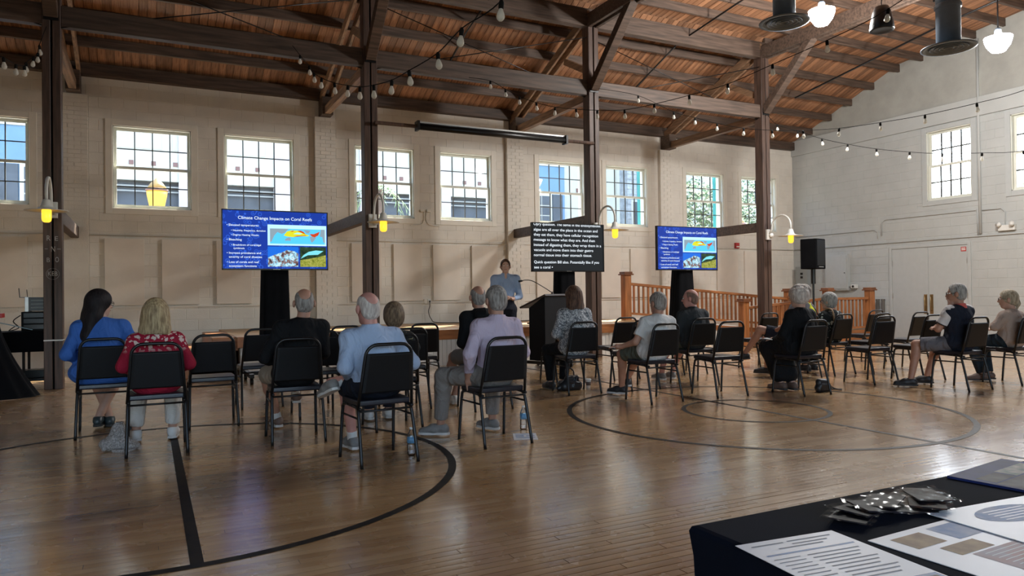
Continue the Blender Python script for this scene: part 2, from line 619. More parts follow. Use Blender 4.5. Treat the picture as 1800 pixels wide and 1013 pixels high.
holesL = [(a - 0.02, WZ[0] - 0.02, b + 0.02, WZ[1] + 0.02) for a, b in WX]
mb = MB()
for q in rects_minus((XL, 0, XR + 0.3, 5.45), holesL):
    mb.box(q[0], YW + 0.004, q[1], q[2], YW + 0.26, q[3])
wall_back = mb.ob('wall_back', M_WALL)
tag(wall_back, kind='structure')
coverL = [(a - 0.1, WZ[0] - 0.1, b + 0.1, WZ[1] + 0.1) for a, b in WX] + [(x - 0.21, 0, x + 0.21, 4.86) for x in PILX]
block_wall(wall_back, 'L', YW + 0.004, XL, XR, 0.6, 5.22, coverL, M_WALL, 0.406, 0.203,
           lambda u, z, q: (abs(u - 3.2) * 0.9 + (0 if u > -2.7 else 30) + (0 if z > 2.4 else (2 if z < 1.05 else 14))) - 2 * (q[2] - q[0]), 300)

DOOR = (10.06, 11.93, 0.0, 2.20)
holesR = [(a - 0.02, RWZ[0] - 0.02, b + 0.02, RWZ[1] + 0.02) for a, b in RWY]
mb = MB()
for q in rects_minus((YB, 0, YW + 0.26, 5.03), holesR):
    mb.box(XR + 0.004, q[0], q[1], XR + 0.26, q[2], q[3])
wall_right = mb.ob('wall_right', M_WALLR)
tag(wall_right, kind='structure')
coverR = [(a - 0.1, RWZ[0] - 0.1, b + 0.1, RWZ[1] + 0.1) for a, b in RWY] + [(DOOR[0] - 0.1, 0, DOOR[1] + 0.1, DOOR[3] + 0.1)]
block_wall(wall_right, 'R', XR + 0.004, YB, YW, 0.0, 5.03, coverR, M_WALLR, 0.406, 0.203,
           lambda u, z, q: abs(u - 11.0) + (0 if u > 8.0 else 20) + (3 if z < 0.8 else 0), 300)
# bond beam and plastered gable above it
MB().box(XR - 0.05, YB, 5.03, XR + 0.26, YW, 5.455).ob('bond_beam', M_WALLR, wall_right, bevel=0.008, seg=1)
def deck_z(y):
    """underside of the roof boards"""
    if y > YC: return 5.70 + 0.392 * (14.3 - y)
    return 5.70 + 0.392 * (14.3 - YC) + 0.11 * (YC - max(y, 2 * 3.8 - y))
ys = [YW + 0.26, YC, 3.8, 7.6 - YC, YB]
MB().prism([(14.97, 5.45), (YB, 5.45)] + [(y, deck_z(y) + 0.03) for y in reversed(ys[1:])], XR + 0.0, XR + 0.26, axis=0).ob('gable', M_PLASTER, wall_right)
# walls that close the hall outside the picture
mb = MB()
mb.box(XL - 0.25, YB, 0, XL, YW + 0.26, 8.2)
tag(mb.ob('wall_left', M_WALL), kind='structure')
mb = MB()
fill_openings = (-7, -3.5, 0, 3.5)  # unseen openings, added and sized to bring fill light into the hall
for q in rects_minus((XL, 0, XR + 0.26, 8.2), [(a, 0.9, a + 2.4, 4.1) for a in fill_openings]):
    mb.box(q[0], YB - 0.25, q[1], q[2], YB, q[3])
tag(mb.ob('wall_front', M_WALL), kind='structure')
for a in fill_openings:
    portal('daylight_portal', (a + 1.2, YB - 0.3, 2.5), (radians(90), 0, 0), 2.4, 3.2)

# pilasters of painted brick
for i, x in enumerate(PILX):
    root = struct('wall_pilaster')
    MB().box(x - 0.20, YW - 0.099, 0.6, x + 0.20, YW + 0.01, 4.86).ob('core', M_WALL, root)
    bricks = MB()
    r = 0
    z = 0.6
    while z < 4.84:
        cuts = [(x - 0.206, x - 0.005), (x + 0.005, x + 0.206)] if r % 2 else [(x - 0.206, x - 0.110), (x - 0.096, x + 0.096), (x + 0.110, x + 0.206)]
        for a, b in cuts:
            j = random.uniform(-0.003, 0.003)
            z1 = min(z + 0.069, 4.86)
            bricks.box(a, YW - 0.108 + j, z, b, YW - 0.02, z1)
        z += 0.076; r += 1
    tag(bricks.ob('brick', M_WALL, root, fix=False), kind='stuff')

# ---- roof
ceiling = struct('ceiling')
PITCH_B = 0.133
NB = 146
def slope_box(mb, x0, x1, ya, yb, off0, off1):
    za, zb = deck_z(ya), deck_z(yb)
    mb.add([(x0, ya, za + off0), (x1, ya, za + off0), (x1, yb, zb + off0), (x0, yb, zb + off0), (x0, ya, za + off1), (x1, ya, za + off1), (x1, yb, zb + off1), (x0, yb, zb + off1)],
           [(0, 3, 2, 1), (4, 5, 6, 7), (0, 1, 5, 4), (1, 2, 6, 5), (2, 3, 7, 6), (3, 0, 4, 7)])
    return mb
def board(ya, yb):
    return slope_box(MB(), 0.0045, PITCH_B - 0.0045, ya, yb, 0, 0.022).mesh('roof_board')
b_aisle, b_nave = board(YW + 0.25, YC + 0.001), board(YC - 0.001, 3.8)
x = -2.9
for i in range(NB):
    link('roof_board', b_aisle, M_DECK, ceiling, (x + i * PITCH_B, 0, random.uniform(-0.003, 0.0)))
    link('roof_board', b_nave, M_DECK, ceiling, (x + i * PITCH_B + 0.03, 0, random.uniform(-0.003, 0.0)))
rest = MB()
k = 0
while x + (NB + k) * PITCH_B < XR:
    xx = x + (NB + k) * PITCH_B
    slope_box(rest, xx + 0.0045, xx + PITCH_B - 0.0045, YW + 0.25, YC + 0.001, 0, 0.022)
    slope_box(rest, xx + 0.0325, xx + PITCH_B + 0.0275, YC - 0.001, 3.8, 0, 0.022)
    k += 1
xx = x - PITCH_B
while xx > XL - 0.1:
    slope_box(rest, xx + 0.0045, xx + PITCH_B - 0.0045, YW + 0.25, YC + 0.001, 0, 0.022)
    slope_box(rest, xx + 0.0325, xx + PITCH_B + 0.0275, YC - 0.001, 3.8, 0, 0.022)
    xx -= PITCH_B
tag(rest.ob('roof_board_field', M_DECK, ceiling, fix=False), kind='stuff')
mb = MB()
for a, b in zip(ys[:-1], ys[1:]):
    slope_box(mb, XL - 0.25, XR + 0.26, a, b, 0.026 if a > 4 else 0.0, 0.2)
mb.ob('roof_slab', M_DECK, ceiling)

def xbeam(name, y, z0, wd, ht, m=M_BEAM, x0=XL, x1=XR + 0.02, parent=None):
    return MB().box(x0, y - wd / 2, z0, x1, y + wd / 2, z0 + ht).ob(name, m, parent or ceiling, bevel=0.006, seg=1)
for y in (14.3, 13.665, 13.025, 12.37):
    xbeam('purlin', y, deck_z(y) - 0.172, 0.065, 0.17)
for i in range(13):
    y = 11.06 - 0.62 * i
    xbeam('purlin', y, deck_z(y) - 0.172, 0.065, 0.17)
xbeam('wall_plate', YW - 0.07, 5.20, 0.15, 0.22)
xbeam('girder', YC, 6.25, 0.16, 0.34, x1=COLX[3] + 0.1)
xbeam('purlin', YC, deck_z(YC) - 0.20, 0.065, 0.19, x0=COLX[3] + 0.1)
xs_ = [XL] + COLX + [XR]
for a, b in zip(xs_[:-1], xs_[1:]):
    if b < 16:
        MB().box(a + 0.11, YC - 0.07, 4.95, b - 0.11, YC + 0.07, 5.23).ob('strut', M_BEAM, ceiling, bevel=0.006, seg=1)
lowz = {0: 2.30, 1: 2.43, 2: 2.50, 3: 2.50}
for i, cx in enumerate(COLX):
    px = PILX[i]
    for s in (-0.085, 0.085):                               # paired rafters
        MB().beam((px + s, YW - 0.05, deck_z(YW - 0.05) - 0.172 - 0.09), (cx + s, YC - 0.1, deck_z(YC + 0.001) - 0.172 - 0.05), 0.05, 0.17).ob('rafter', M_RAFT, ceiling, bevel=0.005, seg=1)
    MB().beam((px, YW - 0.02, 4.955), (cx, YC + 0.1, 4.955), 0.12, 0.16).ob('aisle_tie', M_RAFT, ceiling, bevel=0.005, seg=1)
    MB().box(px - 0.11, YW - 0.36, 4.86, px + 0.11, YW, 5.22).ob('corbel', M_BEAM, ceiling, bevel=0.006, seg=1)
    MB().beam((px, YW - 0.02, lowz[i] + 0.1), (cx, YC + 0.1, lowz[i] + 0.1), 0.13, 0.2).ob('low_tie', M_BEAM, ceiling, bevel=0.006, seg=1)
    MB().beam((cx + 0.0, YC + 0.9, 5.87), (cx, YC + 0.08, 5.45), 0.09, 0.12).ob('knee_brace', M_RAFT, ceiling)
    for s in (-0.075, 0.075):                               # nave truss chord pair
        MB().box(cx + s - 0.035, YB, 6.23, cx + s + 0.035, YC + 0.08, 6.49).ob('nave_tie', M_BEAM, ceiling, bevel=0.006, seg=1)
    MB().beam((cx, YC - 0.1, 5.08), (cx, 10.28, 6.30), 0.15, 0.17, up=(1, 0, 0)).ob('knee_brace', M_BEAM, ceiling, bevel=0.006, seg=1)
    MB().beam((cx + 0.1, YC, 6.3), (cx + 0.55, YC - 0.5, 6.72), 0.07, 0.1).ob('knee_brace', M_BEAM, ceiling)
    if i < 3:                                               # steel cross rods between the columns
        nx = COLX[i + 1]
        MB().tube([(cx + 0.1, YC - 0.05, 4.93), (nx - 0.1, YC - 0.05, 6.05)], 0.009, 6).ob('tie_rod', M_BLACK, ceiling, smooth=True)
        MB().tube([(cx + 0.1, YC + 0.03, 6.05), (nx - 0.1, YC + 0.03, 4.93)], 0.009, 6).ob('tie_rod', M_BLACK, ceiling, smooth=True)
MB().tube([(-5.4, YC - 0.05, 6.05), (COLX[0] - 0.1, YC - 0.05, 4.93)], 0.009, 6).ob('tie_rod', M_BLACK, ceiling, smooth=True)

# ---- ceiling pipes
def pipe(name, pts, r, label, m=M_BLACK, cat='pipe', group=None):
    return tag(MB().tube(pts, r, 8).ob(name, m, smooth=True), label, cat, group)
pipe('sprinkler_pipe', [(14.0, 12.6, 5.86), (14.0, 9.0, 6.39), (14.0, 5.0, 6.78)], 0.022, 'thin black sprinkler pipe under the roof nearest the gable wall')
pipe('sprinkler_pipe', [(9.9, 13.4, 5.86), (9.9, 11.9, 6.40), (9.9, 8.0, 6.86)], 0.018, 'thin black pipe under the roof between the two right columns')
pipe('sprinkler_pipe', [(5.4, 13.4, 5.86), (5.4, 12.6, 6.16), (5.4, 11.2, 6.5)], 0.016, 'short black pipe under the roof above the projector screen bar')
pipe('vent_pipe', [(13.2, 8.6, 6.60), (13.2, 5.0, 6.95)], 0.024, 'black pipe high above the right pendant lamp')

# ---- columns
def column(i, label):
    x = COLX[i]
    root = thing('timber_column', label, 'column', (x, YC, 0))
    for s in (-1, 1):
        MB().box(s * 0.012 if s > 0 else -0.11, -0.11, 0, 0.11 if s > 0 else -0.012, 0.11, 6.25).ob('timber', M_COLUMN, root, bevel=0.006, seg=1)
    MB().box(-0.012, -0.06, 0, 0.012, 0.06, 6.25).ob('filler', M_RUBBER, root)
    MB().box(-0.09, -0.125, 5.0, 0.09, -0.11, 5.14).ob('splice_plate', M_BLACK, root)
    return root
c1 = column(0, 'dark timber column at far left with chalk scribbles on it')
column(1, 'dark timber column behind the seated person in pale blue shirt')
column(2, 'dark timber column behind the black captions screen')
column(3, 'dark timber column at right in front of the ramp railing')
M_CHALK = mat('chalk', (0.42, 0.40, 0.38), 0.9)
for s_, xx, zz, hh in (('R', -0.045, 2.01, 0.07), ('E', 0.045, 2.01, 0.06), ('N', 0.005, 1.86, 0.075), ('B', -0.05, 1.72, 0.06), ('O', 0.05, 1.72, 0.07), ('KEB', 0.0, 1.535, 0.06)):
    text_mesh('chalk_mark', s_, 0.11 if len(s_) > 1 else hh * 0.6, hh, M_CHALK, c1, xx, zz, -0.1115, 'CENTER')
MB().tube([(0.075 * cos(a), -0.111, 1.56 + 0.075 * sin(a)) for a in [i * pi / 12 for i in range(24)]], 0.0018, 4, closed=True).ob('chalk_mark', M_CHALK, c1)
MB().box(-0.09, -0.1115, 1.895, -0.055, -0.1105, 1.90).box(0.05, -0.1115, 1.895, 0.095, -0.1105, 1.90).ob('chalk_mark', M_CHALK, c1)
MB().box(-0.112, -0.112, 0.655, 0.112, 0.112, 0.672).ob('tape_band', M_WHITE, c1)

# ---- stage and ramp
SZ, SY = 0.606, 11.78
M_STAGE = mat('stage_boards', (0.40, 0.23, 0.09), 0.4, var=0.3, scale=3, stretch=(0.7, 9, 1), bump=0.08)
stage = struct('floor_stage')
MB().box(1.25, SY + 0.02, 0.0, 9.45, YW, SZ - 0.03).ob('stage_body', M_WHITE, stage)
for r in range(16):
    y0 = SY - 0.02 + r * 0.2
    MB().box(1.2, y0 + 0.002, SZ - 0.03, 9.48, min(y0 + 0.198, YW), SZ).ob('stage_plank', M_STAGE, stage)
MB().box(1.2, SY - 0.045, SZ - 0.165, 9.48, SY - 0.022, SZ + 0.002).ob('nosing', M_OAKX, stage, bevel=0.004, seg=1)
bead = MB()
xx = 1.25
while xx < 9.44:
    bead.box(xx + 0.004, SY + 0.004, 0.0, xx + 0.078, SY + 0.03, SZ - 0.16)
    xx += 0.082
tag(bead.ob('bead_board', M_WHITE, stage, fix=False), kind='stuff')
# stage behind the left half: low platform wall line
st = thing('stage_steps', 'wooden steps up to the stage at left, behind the empty chair', 'steps')
for k in range(3):
    MB().box(0.2 + 0.33 * k, SY + 0.15, 0, 1.24, 14.2, 0.2 * (k + 1)).ob('step', M_OAKX, st, bevel=0.008, seg=1)
ramp = struct('floor_ramp')
MB().prism([(9.46, SZ), (14.4, 0.2), (16.5, 0.2), (16.5, 0.0), (9.46, 0.0)], 13.36, YW, axis=1).ob('upper_ramp', M_STAGE, ramp)
MB().prism([(11.75, 0.0), (14.4, 0.2), (16.5, 0.2), (16.5, 0.0)], 12.06, 13.34, axis=1).ob('lower_ramp', M_STAGE, ramp)
MB().prism([(9.46, SZ + 0.05), (14.4, 0.25), (14.4, 0.0), (9.46, 0.0)], 13.30, 13.35, axis=1).ob('skirt_board', M_WHITE, ramp)
MB().prism([(9.46, SZ + 0.02), (14.4, 0.22), (14.4, 0.12), (9.46, SZ - 0.1)], 13.27, 13.30, axis=1).ob('skirt_trim', M_OAKX, ramp)
MB().prism([(11.8, 0.05), (14.4, 0.24), (16.4, 0.24), (16.4, 0.0), (11.8, 0.0)], 12.02, 12.05, axis=1).ob('skirt_trim', M_OAKX, ramp)
def newel(root, x, y, z0, z1):
    wd = 0.085
    MB().box(x - wd, y - wd, z0, x + wd, y + wd, z1 - 0.06).ob('newel_post', M_OAK, root, bevel=0.006, seg=1)
    MB().box(x - 0.125, y - 0.125, z1 - 0.075, x + 0.125, y + 0.125, z1 - 0.045).box(x - 0.105, y - 0.105, z1 - 0.045, x + 0.105, y + 0.105, z1).ob('newel_cap', M_OAKCAP, root, bevel=0.005, seg=1)
def rail_run(root, a, b, y, top, bot, pitch=0.128):
    """a, b = (x, floor z)"""
    (xa, za), (xb, zb) = a, b
    MB().beam((xa, y, za + top), (xb, y, zb + top), 0.085, 0.06).ob('handrail', M_OAKX, root, bevel=0.008, seg=1)
    MB().beam((xa, y, za + bot), (xb, y, zb + bot), 0.06, 0.05).ob('bottom_rail', M_OAKX, root)
    n = max(2, int((xb - xa) / pitch))
    for k in range(1, n):
        t = k / n
        x_, z_ = xa + (xb - xa) * t, za + (zb - za) * t
        MB().box(x_ - 0.018, y - 0.018, z_ + bot, x_ + 0.018, y + 0.018, z_ + top).ob('baluster', M_OAK, root)
r1 = thing('ramp_railing', 'long orange wooden railing sloping down behind the right display screen', 'railing')
newel(r1, 9.47, 13.30, 0.0, 1.675)
newel(r1, 14.43, 13.30, 0.0, 1.265)
rail_run(r1, (9.55, 0.59), (14.35, 0.19), 13.30, 0.815, 0.16)
r2 = thing('ramp_railing', 'orange wooden railing rising from the low newel post behind the right column', 'railing')
newel(r2, 11.70, 12.04, 0.0, 1.05)
newel(r2, 14.33, 12.04, 0.0, 1.265)
rail_run(r2, (11.79, 0.02), (14.24, 0.19), 12.04, 0.82, 0.13)
r3 = thing('ramp_railing', 'level brown wooden railing beside the white double doors', 'railing')
newel(r3, 15.80, 12.04, 0.0, 1.265)
rail_run(r3, (14.42, 0.2), (15.71, 0.2), 12.04, 0.80, 0.10)

# ---- double door
d = struct('door_1')
y0, y1, zt = DOOR[0], DOOR[1], DOOR[3]
mb = MB()
mb.box(XR - 0.03, y0 - 0.07, 0, XR + 0.05, y0, zt + 0.07).box(XR - 0.03, y1, 0, XR + 0.05, y1 + 0.07, zt + 0.07).box(XR - 0.03, y0, zt, XR + 0.05, y1, zt + 0.07)
mb.ob('door_frame', M_DOORP, d, bevel=0.005, seg=1)
ym = (y0 + y1) / 2
M_BRASS = mat('aged_brass', (0.30, 0.20, 0.09), 0.4, metal=0.8, var=0.2)
for a, b, s in ((y0 + 0.004, ym - 0.004, 1), (ym + 0.004, y1 - 0.004, -1)):
    leaf = MB().box(XR - 0.012, a, 0.012, XR + 0.03, b, zt - 0.005).ob('door_leaf', M_DOORP, d, bevel=0.003, seg=1)
    yh = (b - 0.07) if s > 0 else (a + 0.07)
    MB().box(XR - 0.018, yh - 0.04, 0.62, XR - 0.010, yh + 0.04, 1.08).ob('push_plate', M_BRASS, leaf)
    MB().tube([(XR - 0.012, yh, 0.70), (XR - 0.055, yh, 0.72), (XR - 0.055, yh, 1.02), (XR - 0.012, yh, 1.04)], 0.012, 8).ob('door_pull', M_BRASS, leaf, smooth=True)
    yy = a if s > 0 else b
    for zz in (0.25, 1.05, 1.85):
        MB().box(XR - 0.022, yy - 0.02, zz - 0.06, XR - 0.008, yy + 0.02, zz + 0.06).ob('hinge', M_STEEL, leaf)
M_RED = mat('red_plastic', (0.42, 0.03, 0.03), 0.45)
sg = tag(MB().box(XR - 0.016, 10.09, 2.05, XR - 0.0125, 10.21, 2.15).ob('door_sign', M_RED), 'tiny red and white sign at top corner of the white doors', 'sign')
MB().box(XR - 0.0175, 10.105, 2.075, XR - 0.0162, 10.195, 2.095).box(XR - 0.0175, 10.105, 2.11, XR - 0.0162, 10.195, 2.13).ob('sign_print', M_WHITE, sg)

# ================================================================== WALL FITTINGS
PAN = [(-2.5, -1.86), (-0.70, -0.06), (0.23, 0.87), (1.17, 1.81), (3.77, 4.41), (4.67, 5.31), (5.56, 6.20), (6.48, 7.12), (8.13, 8.77), (9.93, 10.5), (10.80, 11.44), (12.2, 12.81), (13.62, 14.35), (14.6, 15.2)]
where = ['behind the speaker box at far left', 'behind the person in bright blue', 'above the person in red floral top', 'left of the big slide screen at left', 'right beside the timber column left of centre',
         'above the wall outlet, left of its cord', 'above and right of the wall outlet cord', 'right behind the standing presenter', 'behind the captions screen',
         'just left of the tall orange newel post', 'left half behind the right slide screen', 'right half behind the right slide screen', 'under the red fire alarm', 'between right column and corner']
for (a, b), wtxt in zip(PAN, where):
    o = tag(MB().box(a, YW - 0.052, 1.095, b, YW - 0.0045, 2.31).ob('acoustic_panel', M_PANEL, bevel=0.008, seg=2), 'cream fabric acoustic panel ' + wtxt, 'panel', 'acoustic panels along the long wall')
def conduit(nm, pts, r, label, m=M_WALL, group='painted conduits on the walls'):
    return tag(MB().tube(pts, r, 6).ob(nm, m, smooth=True), label, 'conduit', group)
conduit('conduit', [(-4, YW - 0.02, 2.365), (16.48, YW - 0.02, 2.365)], 0.012, 'long painted conduit along the wall above the acoustic panels')
tag(MB().box(-4, YW - 0.03, 1.045, 9.4, YW + 0.004, 1.072).ob('trim_1', M_WALL), kind='structure')
tag(MB().box(9.6, YW - 0.03, 1.045, 16.4, YW + 0.004, 1.072).ob('trim_2', M_WALL), kind='structure')
conduit('conduit', [(XR - 0.02, 14.95, 2.363), (XR - 0.02, 4, 2.363)], 0.014, 'long painted conduit along the block wall above the double doors', M_WALLR)
conduit('conduit', [(XR - 0.02, 12.19, 2.56), (XR - 0.02, 12.19, 2.88), (XR - 0.02, 12.1, 2.95), (XR - 0.02, 9.85, 2.95), (XR - 0.02, 9.82, 2.4)], 0.013, 'bent painted conduit on block wall below the right window', M_WALLR)
conduit('conduit', [(XR - 0.02, 14.9, 2.72), (XR - 0.02, 12.4, 2.72), (XR - 0.02, 12.3, 2.66), (XR - 0.02, 12.3, 2.5)], 0.011, 'painted conduit with drop bend left of the double doors', M_WALLR)
conduit('conduit', [(XR - 0.02, 9.25, 2.52), (XR - 0.02, 9.25, 2.86), (XR - 0.02, 9.32, 2.93), (XR - 0.02, 9.72, 2.93)], 0.012, 'painted conduit running up from the twin emergency light', M_WALLR)
conduit('wall_pipe', [(XR - 0.03, 9.76, 2.42), (XR - 0.03, 9.76, 6.75)], 0.03, 'tall white painted pipe running up the block wall to the roof', M_WALLR)
el = thing('emergency_light', 'small white twin-head emergency light on the block wall right of the pipe', 'lamp', (XR, 9.2, 2.5))
MB().box(-0.07, -0.17, -0.06, 0, 0.17, 0.06).ob('body', M_WHITEM, el, bevel=0.01)
for s in (-1, 1):
    MB().tube([(-0.05, s * 0.12, 0.05), (-0.13, s * 0.14, 0.08)], [0.03, 0.055], 12).ob('lamp_head', M_WHITEM, el, smooth=True)
fa = tag(MB().box(14.27, YW - 0.07, 2.38, 14.40, YW, 2.53).ob('fire_alarm', M_RED, bevel=0.008), 'red fire alarm box on the long wall right of the screens', 'alarm')
MB().box(14.285, YW - 0.078, 2.41, 14.385, YW - 0.066, 2.44).ob('strobe', M_WHITE, fa)
jb = thing('junction_box', 'pair of small boxes with forked conduit between two windows', 'box', (5.40, YW, 3.05))
for s in (-0.07, 0.07):
    MB().box(s - 0.045, -0.06, -0.03, s + 0.045, 0.003, 0.03).ob('box', M_TRIM, jb, bevel=0.006)
    MB().tube(bez([(s * 0.4, -0.015, -0.03), (s * 0.4, -0.015, -0.2), (s * 1.6, -0.015, -0.31), (s * 5, -0.015, -0.33)], 6), 0.008, 6).ob('conduit_leg', M_TRIM, jb, smooth=True)
ot = thing('wall_outlet', 'white wall outlet with a black plug in it', 'outlet', (5.42, YW, 1.08))
MB().box(-0.075, -0.045, -0.045, 0.0, 0.003, 0.045).ob('plate', M_TRIM, ot, bevel=0.005)
MB().box(0.005, -0.045, -0.05, 0.085, 0.003, 0.05).ob('plate', M_WHITE, ot, bevel=0.005)
MB().box(0.035, -0.075, -0.02, 0.06, -0.045, 0.015).ob('plug', M_BLACK, ot)
tag(MB().tube(bez([(5.467, YW - 0.06, 1.075), (5.46, YW - 0.08, 0.98), (5.43, YW - 0.08, 0.85), (5.48, YW - 0.10, 0.70), (5.6, YW - 0.22, 0.618), (6.4, YW - 0.5, 0.616), (8, YW - 0.6, 0.616)], 8), 0.008, 6).ob('power_cord', M_BLACK, smooth=True), 'black power cord hanging from the outlet onto the stage', 'cord')
eb = thing('breaker_box', 'grey electrical box in the corner behind the tripod speaker', 'box', (XR, 14.6, 1.6))
M_GREYB = mat('grey_enamel', (0.26, 0.28, 0.28), 0.5)
MB().box(-0.16, -0.21, -0.28, 0, 0.21, 0.28).ob('body', M_GREYB, eb, bevel=0.01)
for zz in (0.08, -0.02):
    MB().box(-0.168, -0.05, zz - 0.03, -0.158, 0.03, zz + 0.03).ob('switch', M_BLACK, eb)
cb = thing('wall_cabinet', 'shallow white wall cabinet on the block wall above the railing', 'cabinet', (XR, 13.5, 1.68))
MB().box(-0.10, -0.36, -0.48, 0, 0.36, 0.47).ob('body', M_DOORP, cb, bevel=0.006)
MB().box(-0.118, -0.33, -0.44, -0.10, 0.33, 0.43).ob('door', M_DOORP, cb, bevel=0.004)
MB().tube([(-0.12, -0.28, -0.02), (-0.135, -0.28, -0.02)], 0.012, 10).ob('knob', M_BLACK, cb)
sc_ = thing('security_camera', 'small grey security camera on a stub arm by the railing', 'camera', (XR, 12.98, 1.30))
MB().tube([(0, 0.16, -0.01), (-0.05, 0.16, -0.01), (-0.05, 0.02, -0.005)], 0.016, 8).ob('arm', M_GREYB, sc_)
MB().box(-0.13, -0.09, -0.05, -0.02, 0.05, 0.05).ob('body', M_WHITEM, sc_, bevel=0.015)
MB().tube([(-0.13, -0.02, 0), (-0.142, -0.02, 0)], 0.03, 12).ob('lens', M_BLACK, sc_)
for yy, t_ in ((12.29, 'left'), (12.14, 'right')):
    tag(MB().tube([(XR - 0.08, yy, 0.02), (XR - 0.08, yy, 0.93)], 0.04, 10).tube([(XR - 0.08, yy, 0.93), (XR - 0.08, yy, 0.97)], 0.048, 10).ob('pipe_stub', mat('old_pipe', (0.11, 0.10, 0.09), 0.6)),
        'capped grey pipe stub beside the doors, %s one of the pair' % t_, 'pipe', 'pipe stubs by the doors')
tag(MB().tube([(XR - 0.01, 9.35, 0.55), (XR - 0.03, 9.35, 0.55)], 0.05, 12).ob('grommet', M_GREYB), 'small round grey cap low on the block wall at right', 'knob')

# projector screen roller between the two middle columns
pr = thing('projector_screen', 'rolled-up projector screen on a long bar between two columns', 'projector screen', (5.4, YC - 0.16, 4.02))
MB().tube([(-2.1, 0, 0.0), (2.1, 0, 0.0)], 0.032, 8).ob('bar', M_COLUMN, pr)
MB().tube([(-1.36, -0.07, -0.015), (1.42, -0.07, -0.015)], 0.055, 12).ob('roller', M_BLACK, pr, smooth=True)
MB().box(-1.38, -0.09, 0.045, 1.44, 0.02, 0.07).ob('housing', M_STEEL, pr)
for xx in (-1.39, 1.45):
    MB().box(xx - 0.02, -0.13, -0.08, xx + 0.02, 0.03, 0.075).ob('end_cap', M_BLACK, pr)

# ================================================================== LAMPS
M_AMBER = mat('amber_jar', (0.75, 0.38, 0.03), 0.3, emit=(1.0, 0.50, 0.035), emit_s=0.20)
def gooseneck(i, label):
    root = thing('gooseneck_lamp', label, 'lamp', (COLX[i], YC - 0.11, 2.42))
    MB().box(-0.065, -0.05, -0.11, 0.065, 0.0, 0.11).ob('backplate', M_WHITEM, root, bevel=0.008)
    MB().tube([(0.03, -0.05, -0.02), (0.03, -0.10, -0.02)], 0.05, 14).ob('junction_cover', M_WHITEM, root, smooth=True)
    pts = [(0, -0.05, 0.0), (0, -0.11, 0.10)] + [(0, -0.375 + 0.255 * cos(a), 0.15 + 0.235 * sin(a)) for a in [pi * k / 12 for k in range(13)]] + [(0, -0.63, 0.06)]
    MB().tube(pts, 0.019, 10).ob('arm', M_WHITEM, root, smooth=True)
    o = (0, -0.63, 0)
    sh = MB().lathe([(0.022, 0.075), (0.045, 0.06), (0.06, 0.0), (0.075, -0.03), (0.12, -0.055), (0.20, -0.068), (0.245, -0.072), (0.245, -0.078), (0.18, -0.074), (0.10, -0.064), (0.055, -0.05)], 28, o).ob('shade', M_WHITEM, root, smooth=True)
    MB().lathe([(0.0, -0.225), (0.03, -0.222), (0.05, -0.205), (0.056, -0.17), (0.056, -0.07), (0.05, -0.06)], 18, o).ob('jar', M_AMBER, root, smooth=True)
    return root
gooseneck(0, 'white gooseneck lamp with amber jar on the far left column')
gooseneck(1, 'white gooseneck lamp with amber jar right of the left slide screen')
gooseneck(2, 'white gooseneck lamp with amber jar between captions and right slide screen')
gooseneck(3, 'white gooseneck lamp with amber jar above the tripod speaker at right')

M_BOWL = emis('lit_bowl', (1.0, 0.97, 0.92), 14.0)
def pendant(x, y, z, label, top=6.9, seen=True):
    root = thing('pendant_lamp', label, 'lamp', (x, y, z), group='bowl pendants under the nave roof')
    MB().lathe([(0.07, -0.16), (0.10, -0.155), (0.17, -0.06), (0.20, 0.03), (0.205, 0.08), (0.14, 0.10), (0.05, 0.11)], 24).ob('bowl', M_BOWL, root, smooth=True)
    MB().lathe([(0.03, 0.105), (0.06, 0.11), (0.05, 0.2), (0.03, 0.24)], 14).ob('cap', M_DUCT, root, smooth=True)
    MB().tube([(0, 0, 0.22), (0, 0, top - z)], 0.012, 8).ob('rod', M_BLACK, root)
    l = bpy.data.lights.new('pendant_light', 'POINT')
    l.energy = PENDANT_W
    l.color = (1.0, 0.98, 0.95)
    l.shadow_soft_size = 0.15
    o = bpy.data.objects.new('pendant_light', l)
    COL.objects.link(o)
    o.parent = root
    o.location = (0, 0, -0.36)
pendant(9.83, 8.28, 5.68, 'lit white bowl pendant beside the dark column-side ceiling duct')
pendant(12.6, 7.12, 5.27, 'lit white bowl pendant at the upper right by the gable wall')

def duct(x, y, z, top, label):
    root = thing('ceiling_duct', label, 'duct', (x, y, z))
    MB().lathe([(0.155, 0.03), (0.155, top - z)], 24).ob('pipe', M_DUCT, root, smooth=True)
    MB().lathe([(0.165, 0.55), (0.172, 0.56), (0.172, 0.60), (0.165, 0.61)], 24).ob('collar', M_DUCT, root, smooth=True)
    MB().lathe([(0.155, 0.05), (0.30, 0.012), (0.35, 0.0), (0.35, -0.012), (0.30, -0.016), (0.285, 0.005)], 32).ob('diffuser_rim', M_DUCT, root, smooth=True)
    for r in (0.235, 0.175, 0.115, 0.055):
        MB().lathe([(r - 0.028, 0.03), (r, -0.012), (r + 0.006, -0.02), (r + 0.012, -0.012), (r - 0.018, 0.034)], 28).ob('diffuser_ring', M_DUCT, root, smooth=True)
duct(8.25, 7.60, 5.09, 7.0, 'dark round duct with ringed diffuser left of the first bowl pendant')
duct(10.08, 6.36, 4.59, 7.1, 'dark round duct with ringed diffuser left of the upper right pendant')
ps = thing('hanging_speaker', 'black bell-shaped speaker hanging between the two ceiling ducts', 'speaker', (9.96, 7.3, 5.12))
MB().lathe([(0.0, 0.012), (0.13, 0.01), (0.165, 0.0), (0.175, 0.02), (0.165, 0.12), (0.13, 0.28), (0.10, 0.36), (0.04, 0.38)], 24).ob('body', M_BLACK, ps, smooth=True)
